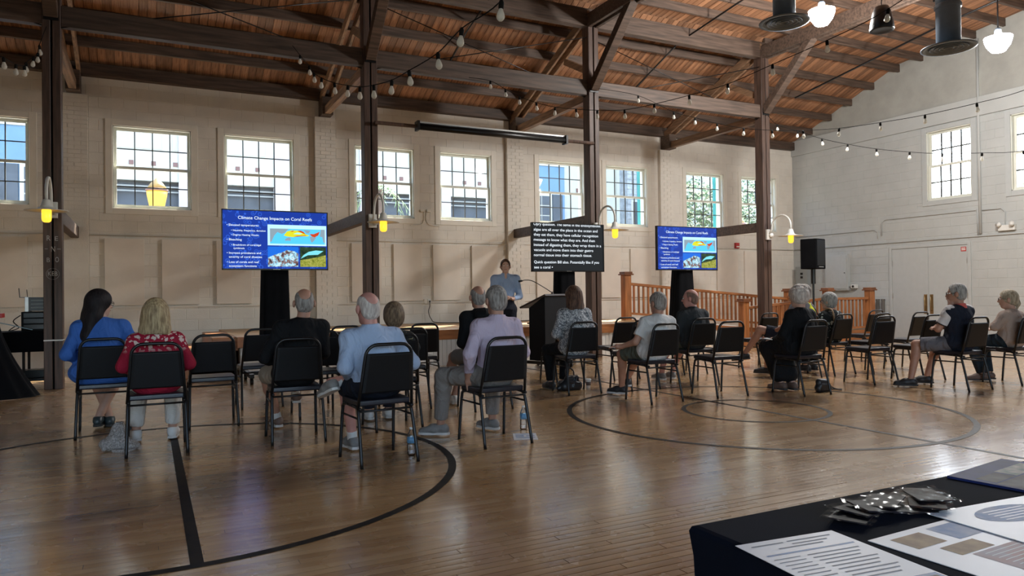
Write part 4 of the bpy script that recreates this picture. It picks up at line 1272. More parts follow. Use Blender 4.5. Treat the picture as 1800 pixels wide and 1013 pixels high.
def display(x0, x1, y, zt, zb, label, kind, seed=0):
    cx = (x0 + x1) / 2
    W, H_ = x1 - x0, zt - zb
    root = thing('display_screen', label, 'television', (cx, y, 0))
    MB().box(-W / 2, 0.0, zb, W / 2, 0.05, zt).ob('housing', M_BLACK, root, bevel=0.006)
    mb = MB()
    bz = 0.014
    mb.box(-W / 2, -0.012, zb, -W / 2 + bz, 0.001, zt).box(W / 2 - bz, -0.012, zb, W / 2, 0.001, zt).box(-W / 2, -0.012, zt - bz, W / 2, 0.001, zt).box(-W / 2, -0.012, zb, W / 2, 0.001, zb + bz + 0.006)
    mb.ob('bezel', M_BLACK, root)
    scr = flat('screen', [(-W / 2 + 0.01, zb + 0.012), (W / 2 - 0.01, zb + 0.012), (W / 2 - 0.01, zt - 0.01), (-W / 2 + 0.01, zt - 0.01)], -0.002, M_SLIDE if kind == 'slide' else M_SCR, root)
    zc = (zt + zb) / 2
    X = lambda u: -W / 2 + u * W          # 0..1 across, measured on the picture
    Z = lambda v: zt - v * H_
    if kind == 'slide':
        text_mesh('slide_text', 'Climate Change Impacts on Coral Reefs', W * 0.695, 0.044, M_TXT, scr, X(0.148), Z(0.158), -0.004)
        L_ = [('\u2022 Elevated temperatures', 0.045, 0.275, 0.29, 0.030), ('\u2022 Intensity, frequency, duration', 0.085, 0.36, 0.315, 0.026), ('\u2022 Degree Heating Weeks', 0.085, 0.435, 0.25, 0.026), ('\u2022 Bleaching', 0.045, 0.515, 0.135, 0.030),
              ('\u2022 Breakdown of coral/algal', 0.085, 0.60, 0.27, 0.026), ('symbiosis', 0.105, 0.655, 0.10, 0.026), ('\u2022 Increase prevalence and', 0.045, 0.735, 0.31, 0.030), ('severity of coral diseases', 0.064, 0.80, 0.30, 0.030),
              ('\u2022 Loss of corals and reef', 0.045, 0.885, 0.29, 0.030), ('ecosystem functions', 0.064, 0.95, 0.25, 0.030)]
        for s_, u, v, wd, hh in L_:
            text_mesh('slide_text', s_, W * wd, hh, M_TXT, scr, X(u), Z(v), -0.004)
        P = lambda pts: [(X(u), Z(v)) for u, v in pts]
        flat('picture', P([(0.418, 0.585), (0.985, 0.585), (0.985, 0.235), (0.418, 0.235)]), -0.0035, M_MAPF, scr)
        flat('picture', P([(0.44, 0.555), (0.97, 0.555), (0.97, 0.30), (0.44, 0.30)]), -0.0042, M_SEA, scr)
        for poly in ([(0.44, 0.53), (0.455, 0.52), (0.48, 0.42), (0.51, 0.36), (0.55, 0.39), (0.58, 0.37), (0.60, 0.33), (0.62, 0.30), (0.44, 0.30)], [(0.58, 0.48), (0.60, 0.455), (0.625, 0.44), (0.638, 0.47), (0.635, 0.505), (0.61, 0.50), (0.585, 0.505)],
                     [(0.82, 0.43), (0.86, 0.42), (0.885, 0.44), (0.86, 0.50), (0.84, 0.53), (0.83, 0.50)], [(0.76, 0.31), (0.83, 0.32), (0.81, 0.37), (0.79, 0.37)], [(0.93, 0.30), (0.97, 0.30), (0.97, 0.53), (0.955, 0.52), (0.945, 0.43), (0.92, 0.42)]):
            flat('picture', P(poly), -0.0047, M_LAND, scr)
        flat('picture', P([(0.57, 0.415), (0.60, 0.345), (0.64, 0.325), (0.72, 0.325), (0.765, 0.35), (0.78, 0.385), (0.82, 0.405), (0.80, 0.42), (0.70, 0.425), (0.66, 0.44), (0.60, 0.43)]), -0.0050, M_YEL, scr)
        flat('picture', P([(0.66, 0.385), (0.70, 0.36), (0.75, 0.37), (0.73, 0.39)]), -0.0053, M_PALE, scr)
        for poly in ([(0.70, 0.33), (0.735, 0.325), (0.76, 0.345), (0.78, 0.385), (0.795, 0.40), (0.74, 0.36)], [(0.66, 0.435), (0.70, 0.415), (0.78, 0.405), (0.79, 0.412), (0.70, 0.43)], [(0.63, 0.345), (0.66, 0.33), (0.67, 0.335), (0.65, 0.35)],
                     [(0.82, 0.38), (0.86, 0.38), (0.92, 0.335), (0.905, 0.40), (0.87, 0.435), (0.84, 0.42)]):
            flat('picture', P(poly), -0.0055, M_REDM, scr)
        flat('picture', P([(0.418, 0.945), (0.71, 0.945), (0.71, 0.605), (0.418, 0.605)]), -0.0035, M_CORALBG, scr)
        flat('picture', P([(0.42, 0.943), (0.708, 0.943), (0.708, 0.72), (0.67, 0.68), (0.60, 0.66), (0.555, 0.70), (0.52, 0.72), (0.48, 0.745), (0.42, 0.79)]), -0.0042, M_CORAL, scr)
        flat('picture', P([(0.725, 0.945), (0.98, 0.945), (0.98, 0.605), (0.725, 0.605)]), -0.0035, M_FISHDK, scr)
        flat('picture', P([(0.726, 0.943), (0.978, 0.943), (0.978, 0.74), (0.90, 0.775), (0.80, 0.81), (0.726, 0.83)]), -0.0042, M_FISHBG, scr)
        flat('picture', P([(0.73, 0.805), (0.76, 0.74), (0.81, 0.685), (0.88, 0.66), (0.955, 0.67), (0.90, 0.735), (0.84, 0.74), (0.80, 0.745)]), -0.0047, M_FISH, scr)
    else:
        lines = [('Opry question. The semis in the endosymbiotic', 0.055, 0.93), ('algae are all over the place in the ocean and', 0.165, 0.885), ('they eat them, they have cellular recognition', 0.268, 0.893), ('message to know what they are. And then', 0.37, 0.845),
                 ('instead of digesting them, they wrap them in a', 0.475, 0.935), ('vacuole and move them into their gastro', 0.578, 0.82), ('normal tissue into their stomach tissue.', 0.682, 0.80), ('Quick question Bill also. Potentially like if you', 0.825, 0.90), ('see a coral \u2022', 0.93, 0.25)]
        for s_, v, wd in lines:
            text_mesh('caption_text', s_, W * wd, 0.047, M_CAP, scr, X(0.025), Z(v) - 0.003, -0.004)
    MB().box(-0.05, -0.0135, zb + 0.006, 0.05, -0.012, zb + 0.012).ob('maker_mark', M_STEEL, root)
    # draped stand
    rd = random.Random(seed)
    flare = {0: (0.19, 0.215), 1: (0.175, 0.19), 2: (0.19, 0.27)}[seed]
    def dr(u, v):
        a = 2 * pi * u
        z = zb + 0.02 - v * (zb - 0.30)
        w_ = flare[0] + (flare[1] - flare[0]) * v
        d_ = 0.13 + 0.05 * v
        wob = 1 + 0.05 * sin(5 * a + 1.3 * seed) * (0.3 + v) + 0.02 * sin(11 * a + 3 * v)
        sq = max(abs(cos(a)), abs(sin(a))) ** -0.55
        return (w_ * cos(a) * wob * sq, 0.16 + d_ * sin(a) * wob * sq, z)
    MB().grid(dr, 48, 14).ob('drape', M_DRAPE, root, smooth=True, fix=False)
    MB().box(-0.05, 0.12, 0.14, 0.05, 0.2, zb + 0.3).ob('post', M_BLACK, root)
    for s in (-1, 1):
        MB().box(s * 0.38 - 0.03, -0.27, 0.09, s * 0.38 + 0.03, 0.55, 0.15).ob('base_leg', M_BLACK, root, bevel=0.006)
        for yy in (-0.22, 0.5):
            MB().tube([(s * 0.38 - 0.02, yy, 0.045), (s * 0.38 + 0.02, yy, 0.045)], 0.045, 14).ob('caster', M_BLACK, root)
    MB().box(-0.38, 0.10, 0.10, 0.38, 0.2, 0.15).ob('base_bar', M_BLACK, root)
    return root
display(0.918, 2.383, 10.85, 2.449, 1.597, 'large slide screen on black-draped stand at left of the stage', 'slide', 0)
display(5.807, 7.255, 10.85, 2.423, 1.584, 'dark captions screen of white text behind the lectern', 'caption', 1)
display(8.43, 9.878, 10.85, 2.445, 1.618, 'smaller-looking slide screen at right before the orange railing', 'slide', 2)

# ================================================================== LECTERN
lec = thing('lectern', 'black lectern with slanted top and gooseneck microphone beside the presenter', 'lectern', (5.80, 10.42, 0), radians(24))
M_LEC = mat('lectern_black', (0.006, 0.006, 0.007), 0.7, spec=0.2, var=0.15, scale=6)
MB().box(-0.29, -0.22, 0.14, 0.29, -0.19, 1.17).ob('front_panel', M_LEC, lec, bevel=0.004)
for s in (-1, 1):
    MB().prism([(-0.19, 0.14), (0.10, 0.14), (0.10, 0.98), (-0.19, 1.16)], s * 0.29, s * 0.27, axis=0).ob('side_panel', M_LEC, lec)
MB().beam((0, -0.25, 1.19), (0, 0.27, 0.985), 0.64, 0.03).ob('reading_top', mat('lectern_top', (0.03, 0.018, 0.014), 0.4), lec, bevel=0.006)
MB().box(-0.27, -0.18, 0.72, 0.27, 0.16, 0.74).ob('shelf', M_LEC, lec)
for s in (-1, 1):
    MB().box(s * 0.25 - 0.02, -0.36, 0.08, s * 0.25 + 0.02, 0.36, 0.13).ob('base_leg', M_BLACK, lec)
    MB().box(s * 0.25 - 0.015, -0.2, 0.13, s * 0.25 + 0.015, -0.16, 0.4).ob('upright', M_BLACK, lec)
    for yy in (-0.33, 0.33):
        MB().tube([(s * 0.25 - 0.015, yy, 0.04), (s * 0.25 + 0.015, yy, 0.04)], 0.04, 12).ob('caster', M_BLACK, lec)
mic = thing('microphone', 'thin gooseneck microphone arching over the lectern top', 'microphone', (5.87, 10.29, 1.19))
MB().lathe([(0.03, 0), (0.03, 0.015), (0.012, 0.025), (0.012, 0.05)], 12).ob('mount', M_BLACK, mic, smooth=True)
MB().tube(bez([(0, 0, 0.03), (-0.08, 0.06, 0.10), (-0.26, 0.17, 0.225), (-0.36, 0.24, 0.245), (-0.41, 0.27, 0.235)], 6), 0.0065, 6).ob('neck', M_BLACK, mic, smooth=True)
MB().tube([(-0.405, 0.268, 0.236), (-0.46, 0.30, 0.225)], 0.017, 10).ob('head', M_BLACK, mic, smooth=True)

# ================================================================== SPEAKERS ON STANDS
def pa(x, y, zb, zt, wd, dp, rz, label, lr=0.4, sp=0.5):
    r = thing('loudspeaker', label, 'speaker', (x, y, 0), radians(rz))
    MB().box(-wd / 2, -dp / 2, zb, wd / 2, dp / 2, zt).ob('cabinet', M_DRAPE, r, bevel=0.03, seg=3)
    MB().box(-wd / 2 + 0.03, -dp / 2 - 0.006, zb + 0.07, wd / 2 - 0.03, -dp / 2 + 0.004, zt - 0.03).ob('grille', M_VINYL, r, bevel=0.01)
    MB().box(-0.1, -dp / 2 - 0.009, zb + 0.035, 0.1, -dp / 2 - 0.001, zb + 0.05).ob('badge', M_GREYB, r)
    MB().tube([(0, 0, 0.25), (0, 0, zb - 0.14)], 0.022, 10).ob('pole', M_BLACK, r)
    MB().tube([(0, 0, zb - 0.32), (0, 0, zb + 0.01)], 0.05, 10).ob('sleeve', M_BLACK, r)
    for k in range(3):
        a = 2 * pi * k / 3 + lr
        MB().tube([(0, 0, 0.85), (sp * cos(a), sp * sin(a), 0.01)], 0.014, 8).ob('leg', M_BLACK, r)
        MB().tube([(0, 0, 0.3), (0.55 * sp * cos(a), 0.55 * sp * sin(a), 0.38)], 0.009, 6).ob('brace', M_BLACK, r)
pa(12.9, 11.2, 1.67, 2.32, 0.43, 0.36, 15, 'black loudspeaker on tripod stand at right by the corner')
pa(-1.66, 8.9, 1.62, 2.10, 0.42, 0.36, 0, 'black loudspeaker cut off by the left edge of the picture', pi, 0.26)

# ================================================================== SOUND DESK AT FAR LEFT
tb = thing('sound_table', 'black covered table with electronics behind the far left column', 'table', (-1.75, 12.15, 0))
MB().box(-0.6, -0.3, 0.50, 0.55, 0.3, 0.78).ob('table_cover', M_DRAPE, tb, bevel=0.03, seg=3)
for sx in (-0.55, 0.22, 0.5):
    for sy in (-0.25, 0.25):
        MB().tube([(sx, sy, 0), (sx, sy, 0.52)], 0.018, 8).ob('leg', M_BLACK, tb)
MB().box(-0.6, -0.28, 0.10, 0.55, 0.28, 0.13).ob('lower_shelf', M_BLACK, tb)
rk = thing('equipment_rack', 'black equipment case on the table behind the far left column', 'rack', (-1.38, 12.2, 0.78))
MB().box(-0.19, -0.2, 0, 0.25, 0.2, 0.27).ob('case', M_LEC, rk, bevel=0.01)
for k in range(3):
    MB().box(-0.16, -0.207, 0.03 + 0.08 * k, 0.22, -0.199, 0.09 + 0.08 * k).ob('unit', M_BLACK, rk)
am = thing('amplifier', 'small silver-sided black amplifier on top of the equipment case', 'amplifier', (-1.36, 12.2, 1.05))
MB().box(-0.13, -0.15, 0.01, 0.17, 0.15, 0.2).ob('case', M_BLACK, am, bevel=0.006)
for s in (-0.15, 0.18):
    MB().box(s - 0.022, -0.155, 0, s + 0.022, 0.155, 0.205).ob('side_plate', M_STEEL, am, bevel=0.004)
for zz in (0.05, 0.10, 0.15):
    MB().box(-0.10, -0.158, zz, 0.14, -0.149, zz + 0.012).ob('slot', M_GREYB, am)
MB().tube([(-0.14, 0, 0.2), (-0.25, 0, 0.2), (-0.26, 0, 0.33)], 0.006, 6).tube([(-0.16, 0.02, 0.2), (-0.17, 0.02, 0.31)], 0.005, 6).ob('antenna', M_BLACK, am)
tag(MB().tube(bez([(-1.60, 12.2, 1.0), (-1.68, 12.15, 0.92), (-1.61, 12.1, 0.83), (-1.72, 12.06, 0.79), (-1.64, 12.1, 0.86)], 8), 0.007, 6).ob('cable_loop', M_BLACK, smooth=True), 'tangled black cable beside the equipment case', 'cable')
tag(MB().beam((-2.05, 11.78, 0.99), (-1.42, 11.85, 0.805), 0.16, 0.008).ob('blue_folder', mat('pale_blue_plastic', (0.20, 0.36, 0.45), 0.4)), 'pale blue folder sloping across the covered table', 'folder')
dc = thing('draped_cart', 'black cloth flaring to the floor at the left edge', 'cloth', (-1.95, 10.95, 0))
def drp(u, v):
    a = pi + u * pi * 1.15
    rr = 0.28 + 0.42 * v ** 1.5 + 0.02 * sin(14 * a) * v
    return (rr * cos(a) * 1.0 + 0.0, rr * 0.55 * sin(a), 0.985 * (1 - v) + 0.004)
MB().grid(drp, 60, 14).ob('cloth', M_DRAPE, dc, smooth=True, fix=False)
MB().lathe([(0.27, 0.97), (0.28, 0.985), (0.26, 0.995), (0.0, 0.996)], 30).ob('top', M_DRAPE, dc)
tag(MB().box(-1.83, 10.75, 0.997, -1.60, 10.95, 1.05).ob('red_case', M_RED, bevel=0.008), 'small red case on the black draped cart', 'case')
tag(MB().box(-1.65, 12.0, 0.13, -1.2, 12.3, 0.24).ob('floor_box', M_BLACK, bevel=0.01), 'black box on the low shelf under the covered table', 'box')

# ================================================================== TABLE IN THE FOREGROUND
M_NAVY = mat('navy_cloth', (0.005, 0.0075, 0.016), 0.9, var=0.2, scale=5, bump=0.1, bscale=500, spec=0.1)
TX0, TX1, TY0, TY1, TZ = 0.955, 2.85, 0.36, 1.141, 0.74
ft = thing('display_table', 'navy cloth-covered table in the lower right corner', 'table', (1.9, 0.75, 0))
def cloth():
    mb = MB()
    n = 72
    rings = []
    per = []
    rad = 0.02
    w2, h2 = (TX1 - TX0) / 2, (TY1 - TY0) / 2
    for i in range(n):
        t = i / n * 4
        s, f = int(t), t - int(t)
        c = [(-w2, -h2), (w2, -h2), (w2, h2), (-w2, h2), (-w2, -h2)]
        per.append((c[s][0] + (c[s + 1][0] - c[s][0]) * f, c[s][1] + (c[s + 1][1] - c[s][1]) * f))
    for inset, z in ((0.012, TZ), (0.004, TZ - 0.003), (0.0, TZ - 0.012), (-0.006, TZ - 0.06), (-0.02, 0.45), (-0.035, 0.2), (-0.045, 0.01)):
        ring = []
        for i, (x, y) in enumerate(per):
            k = max(0, (TZ - z) - 0.05)
            wob = 0.02 * k * sin(i * 1.9) + 0.03 * k * sin(i * 0.7 + 1)
            l = sqrt(x * x + y * y)
            ring.append((x - math.copysign(inset, x) * (abs(x) > w2 - 1e-6) + x / l * wob, y - math.copysign(inset, y) * (abs(y) > h2 - 1e-6) + y / l * wob, z))
        rings.append(ring)
    vs = [p for r in rings for p in r]
    fs = []
    for r in range(len(rings) - 1):
        for i in range(n):
            fs.append((r * n + i, r * n + (i + 1) % n, (r + 1) * n + (i + 1) % n, (r + 1) * n + i))
    fs.append(tuple(range(n)))
    return mb.add(vs, fs)
cloth().ob('tablecloth', M_NAVY, ft, smooth=False)
MB().box(-0.9, -0.35, 0.70, 0.9, 0.35, 0.733).ob('table_top', M_GREYB, ft)
for sx in (-0.85, 0.85):
    for sy in (-0.3, 0.3):
        MB().tube([(sx, sy, 0), (sx, sy, 0.7)], 0.016, 8).ob('leg', M_STEEL, ft)
ft.location = ((TX0 + TX1) / 2, (TY0 + TY1) / 2, 0)

M_PAPER = mat('white_paper', (0.72, 0.74, 0.78), 0.45, var=0.03)
M_INK = mat('grey_ink', (0.20, 0.22, 0.26), 0.6)
M_BLUEI = mat('blue_ink', (0.05, 0.19, 0.45), 0.5, var=0.3, scale=20)
M_PHOTO = mat('photo_print', (0.30, 0.26, 0.20), 0.55, col2=(0.05, 0.10, 0.08), scale=30, var=0.1, spec=0.12)
M_TAN = mat('tan_print', (0.50, 0.33, 0.16), 0.55, col2=(0.28, 0.16, 0.10), scale=18, var=0.1, spec=0.12)
M_PINK = mat('pink_print', (0.64, 0.40, 0.35), 0.55, col2=(0.52, 0.55, 0.6), scale=14, var=0.1, spec=0.12)
M_PALEB = mat('pale_blue_print', (0.22, 0.34, 0.58), 0.55, col2=(0.52, 0.56, 0.64), scale=16, var=0.1, spec=0.12)
M_DARKP = mat('dark_print', (0.02, 0.02, 0.025), 0.6, col2=(0.16, 0.15, 0.15), scale=12, var=0.1, spec=0.12)
M_NAVYP = mat('navy_print', (0.02, 0.03, 0.12), 0.6, var=0.3, scale=9, spec=0.12)
def sheet(name, label, cat, x, y, rz, wd, ht, th, m=None, z=TZ):
    o = thing(name, label, cat, (x, y, z), radians(rz))
    MB().box(0, -ht, 0.0003, wd, 0, th).ob('page', m or M_PAPER, o)
    return o
def patch(o, x0, y0, x1, y1, m, z):
    return MB().add([(x0, -y0, z), (x1, -y0, z), (x1, -y1, z), (x0, -y1, z)], [(0, 3, 2, 1)]).ob('print', m, o, fix=False)
s1 = sheet('flyer', 'white printed flyer with blue rule at the near corner of the table', 'paper', 0.945, 1.003, -6.0, 0.222, 0.285, 0.0012)
for k, (a, b, c) in enumerate([(0.02, 0.09, 0.018), (0.10, 0.20, 0.016), (0.10, 0.18, 0.03), (0.06, 0.16, 0.042)]):
    patch(s1, a, c, b, c + 0.004, M_INK, 0.0016)
patch(s1, 0.015, 0.064, 0.21, 0.069, M_BLUEI, 0.0016)
for k in range(9):
    patch(s1, 0.085, 0.085 + 0.014 * k, 0.20 - 0.012 * (k % 3), 0.0885 + 0.014 * k, M_INK, 0.0016)
for k in range(11):
    patch(s1, 0.014, 0.085 + 0.014 * k, 0.07, 0.0875 + 0.014 * k, M_INK, 0.0016)
patch(s1, 0.07, 0.225, 0.218, 0.28, M_BLUEI, 0.0016)
patch(s1, 0.12, 0.235, 0.21, 0.275, M_PHOTO, 0.0018)
s2 = sheet('brochure', 'glossy open brochure with tan and pink pictures at the bottom right', 'brochure', 1.175, 0.908, 2.0, 0.42, 0.30, 0.0016)
patch(s2, 0.035, 0.02, 0.12, 0.075, M_TAN, 0.0019); patch(s2, 0.15, 0.015, 0.30, 0.08, M_PALEB, 0.0019); patch(s2, 0.07, 0.09, 0.17, 0.13, M_TAN, 0.0019)
patch(s2, 0.09, 0.135, 0.28, 0.25, M_PINK, 0.0019); patch(s2, 0.27, 0.10, 0.40, 0.14, M_PALEB, 0.0019)
for k in range(8):
    patch(s2, 0.11, 0.145 + 0.011 * k, 0.25, 0.147 + 0.011 * k, M_WHITE, 0.0021)
s3 = sheet('brochure', 'pale brochure with a grey-blue oval under the pile of pouches', 'brochure', 1.415, 0.955, -4.0, 0.34, 0.23, 0.002, z=TZ + 0.002)
ov = MB().add([(0.16 + 0.10 * cos(a), -0.07 + 0.045 * sin(a), 0.0024) for a in [2 * pi * k / 24 for k in range(24)]], [tuple(range(24))])
ov.ob('print', M_PALEB, s3, fix=False)
for k in range(5):
    patch(s3, 0.10, 0.045 + 0.012 * k, 0.22, 0.048 + 0.012 * k, M_PAPER, 0.0026)
s4 = sheet('magazine', 'dark magazine with photo cover at the right edge of the table', 'magazine', 1.735, 1.118, 8.0, 0.30, 0.26, 0.006, M_NAVYP)
patch(s4, 0.02, 0.055, 0.12, 0.10, M_DARKP, 0.0063); patch(s4, 0.13, 0.05, 0.28, 0.10, M_PHOTO, 0.0063); patch(s4, 0.01, 0.105, 0.29, 0.25, M_DARKP, 0.0063)
def film_mat():
    m = bpy.data.materials.new('clear_film')
    m.use_nodes = True
    t = m.node_tree
    t.nodes.clear()
    o = N(t, 'OutputMaterial')
    tr = N(t, 'BsdfTransparent'); tr.inputs[0].default_value = (0.93, 0.94, 0.94, 1)
    gl = N(t, 'BsdfGlossy'); gl.inputs['Roughness'].default_value = 0.10
    mx = N(t, 'MixShader'); mx.inputs[0].default_value = 0.045
    t.links.new(tr.outputs[0], mx.inputs[1]); t.links.new(gl.outputs[0], mx.inputs[2]); t.links.new(mx.outputs[0], o.inputs[0])
    return m
M_FILM = film_mat()
M_CARD = mat('black_card', (0.012, 0.010, 0.014), 0.5, spec=0.05)
rd = random.Random(5)
PO = [(1.255, 1.005, 28, 'leftmost pouch in the pile'), (1.295, 1.018, 18, 'second pouch from the left in the pile'), (1.335, 1.008, -12, 'third pouch from the left in the pile'), (1.37, 1.022, 24, 'tallest-leaning middle pouch'),
      (1.405, 0.995, -20, 'pouch right of the middle of the pile'), (1.435, 1.022, 10, 'pouch at the far side of the pile'), (1.465, 0.99, 38, 'pouch second from the right in the pile'), (1.49, 1.01, 58, 'rightmost pouch in the pile')]
for k, (x, y, a, lab) in enumerate(PO):
    o = thing('plastic_pouch', 'clear plastic pouch holding a black card, ' + lab, 'pouch', (x, y, TZ + 0.007 + 0.0035 * (k % 4)), radians(a), group='clear pouches piled on the table')
    o.rotation_euler = (radians(rd.uniform(-5, 5)), radians(rd.uniform(-7, 7)), radians(a))
    MB().box(-0.05, -0.034, 0, 0.05, 0.034, 0.003).ob('card', M_CARD, o)
    def film(u, v):
        x_, y_ = (u - 0.5) * 0.135, (v - 0.5) * 0.095
        return (x_, y_, 0.0045 + 0.0016 * sin(19 * u + k) * sin(13 * v + 2 * k) + 0.0035 * (abs(u - 0.5) > 0.42) * sin(31 * v + k))
    MB().grid(film, 14, 10).ob('film', M_FILM, o, smooth=True, fix=False)

# ================================================================== THINGS ON THE FLOOR
M_WATER = glass_mat('clear_bottle', (0.90, 0.93, 0.95), 0.10, 0.05)
M_LBL = mat('blue_label', (0.12, 0.28, 0.45), 0.4, var=0.3, scale=40)
def bottle(x, y, label):
    o = thing('water_bottle', label, 'bottle', (x, y, 0), group='water bottles on the floor')
    MB().lathe([(0.028, 0.0), (0.032, 0.006), (0.032, 0.04), (0.030, 0.045), (0.032, 0.05), (0.032, 0.08), (0.030, 0.085), (0.032, 0.09), (0.032, 0.145), (0.024, 0.17), (0.013, 0.19), (0.012, 0.20)], 18).ob('bottle', M_WATER, o, smooth=True)
    MB().lathe([(0.0328, 0.095), (0.0328, 0.142)], 18).ob('wrap', M_LBL, o, smooth=True)
    MB().lathe([(0.014, 0.196), (0.014, 0.212), (0.0, 0.213)], 14).ob('cap', M_WHITE, o, smooth=True)
bottle(1.764, 5.26, 'water bottle by the chair leg behind the pale blue shirt')
bottle(2.975, 5.76, 'water bottle behind the sheet right of the lavender shirt')
s5 = sheet('program_sheet', 'white printed sheet on the floor under the lavender shirt chair', 'paper', 2.79, 5.66, -2, 0.20, 0.27, 0.002, z=0.001)
s5.rotation_euler = (0, 0, radians(-24))
s5.location = (2.80, 5.63, 0.001)
patch(s5, 0.02, 0.03, 0.18, 0.06, M_PALEB, 0.0024); patch(s5, 0.02, 0.08, 0.09, 0.15, M_PALEB, 0.0024); patch(s5, 0.11, 0.10, 0.18, 0.14, M_PALEB, 0.0024); patch(s5, 0.02, 0.18, 0.18, 0.20, M_BLUEI, 0.0024)
cu = thing('coffee_cup', 'paper coffee cup with brown sleeve beside the black bag', 'cup', (5.0, 7.87, 0))
MB().lathe([(0.026, 0.0), (0.036, 0.10), (0.037, 0.102), (0.0, 0.102)], 18).ob('cup', M_WHITE, cu, smooth=True)
MB().lathe([(0.0305, 0.035), (0.0352, 0.08)], 18).ob('sleeve', mat('cup_sleeve', (0.10, 0.07, 0.06), 0.7), cu, smooth=True)
MB().lathe([(0.039, 0.10), (0.039, 0.108), (0.032, 0.118), (0.0, 0.118)], 18).ob('lid', M_WHITE, cu, smooth=True)
cc = thing('plastic_cup', 'clear plastic cup on the floor left of the black dress', 'cup', (7.45, 6.75, 0))
MB().lathe([(0.028, 0.0), (0.04, 0.11)], 16).ob('cup', M_WATER, cc, smooth=True)

# ================================================================== SMOOTH BODIES (signed distance -> surface nets)
A_ = lambda p: np.array(p, dtype=np.float32)
def cap(a, b, ra, rb=None, sc=None):
    """tapered round limb; sc = (sx, sy, sz) stretches the cross-section"""
    a, b = A_(a), A_(b)
    rb = ra if rb is None else rb
    s = A_(sc) if sc else None
    if s is not None:
        a, b = a / s, b / s
    ab = b - a
    l2 = float(ab @ ab) + 1e-9
    ms = float(s.min()) if s is not None else 1.0
    def fn(p):
        if s is not None:
            p = p / s
        q = p - a
        t = np.clip((q @ ab) / l2, 0, 1)
        d = q - t[:, None] * ab
        return (np.sqrt(np.einsum('ij,ij->i', d, d)) - (ra + (rb - ra) * t)) * ms
    c_ = (a + b) / 2 * (s if s is not None else 1)
    fn.bs = (c_, float(np.sqrt(l2) / 2 + max(ra, rb)) * (float(s.max()) if s is not None else 1))
    return fn
def cone(a, b, ra, rb):
    """flat-ended tapered limb (hems, cuffs)"""
    a, b = A_(a), A_(b)
    ab = b - a
    L = float(np.sqrt(ab @ ab)) + 1e-9
    n = ab / L
    def fn(p):
        q = p - a
        t = q @ n
        d = q - t[:, None] * n
        r = np.sqrt(np.einsum('ij,ij->i', d, d)) - (ra + (rb - ra) * np.clip(t / L, 0, 1))
        return np.maximum(r, np.maximum(-t, t - L))
    fn.bs = ((a + b) / 2, L / 2 + max(ra, rb))
    return fn
def ell(c, r, R=None):
    c, r = A_(c), A_(r)
    Rm = A_(R) if R is not None else None
    def fn(p):
        q = p - c
        if Rm is not None:
            q = q @ Rm
        q = q / r
        k0 = np.sqrt(np.einsum('ij,ij->i', q, q))
        q = q / r
        k1 = np.sqrt(np.einsum('ij,ij->i', q, q)) + 1e-9
        return k0 * (k0 - 1) / k1
    fn.bs = (c, float(r.max()))
    return fn
def plane(n, c):
    n = A_(n); n = n / np.sqrt(n @ n)
    return lambda p: p @ n - c
def local(fn, O, R):
    """evaluate fn in a frame: columns of R are the frame's axes"""
    O, R = A_(O), A_(R)
    g = lambda p: fn((p - O) @ R)
    b = getattr(fn, 'bs', None)
    if b is not None:
        g.bs = (O + R @ b[0], b[1])
    return g
def field(ops):
    def fn(p):
        d = None
        for op, k, f in ops:
            e = f(p)
            if d is None:
                d = e
            elif op == 'u':
                if k:
                    h = np.maximum(k - np.abs(d - e), 0) / k
                    d = np.minimum(d, e) - h * h * k * 0.25
                else:
                    d = np.minimum(d, e)
            elif op == 's':
                e = -e
                if k:
                    h = np.maximum(k - np.abs(d - e), 0) / k
                    d = np.maximum(d, e) + h * h * k * 0.25
                else:
                    d = np.maximum(d, e)
            else:
                d = np.maximum(d, e)
        return d
    us = [f.bs for op, k, f in ops if op == 'u' and hasattr(f, 'bs')]
    if us:
        c = np.mean([b[0] for b in us], axis=0).astype(np.float32)
        fn.bs = (c, float(max(np.linalg.norm(b[0] - c) + b[1] for b in us)))
    return fn
def combine(d, e, op, k):
    if op == 'u':
        if k:
            h = np.maximum(k - np.abs(d - e), 0) / k
            return np.minimum(d, e) - h * h * k * 0.25
        return np.minimum(d, e)
    if op == 's':
        e = -e
        if k:
            h = np.maximum(k - np.abs(d - e), 0) / k
            return np.maximum(d, e) + h * h * k * 0.25
        return np.maximum(d, e)
    return np.maximum(d, e)
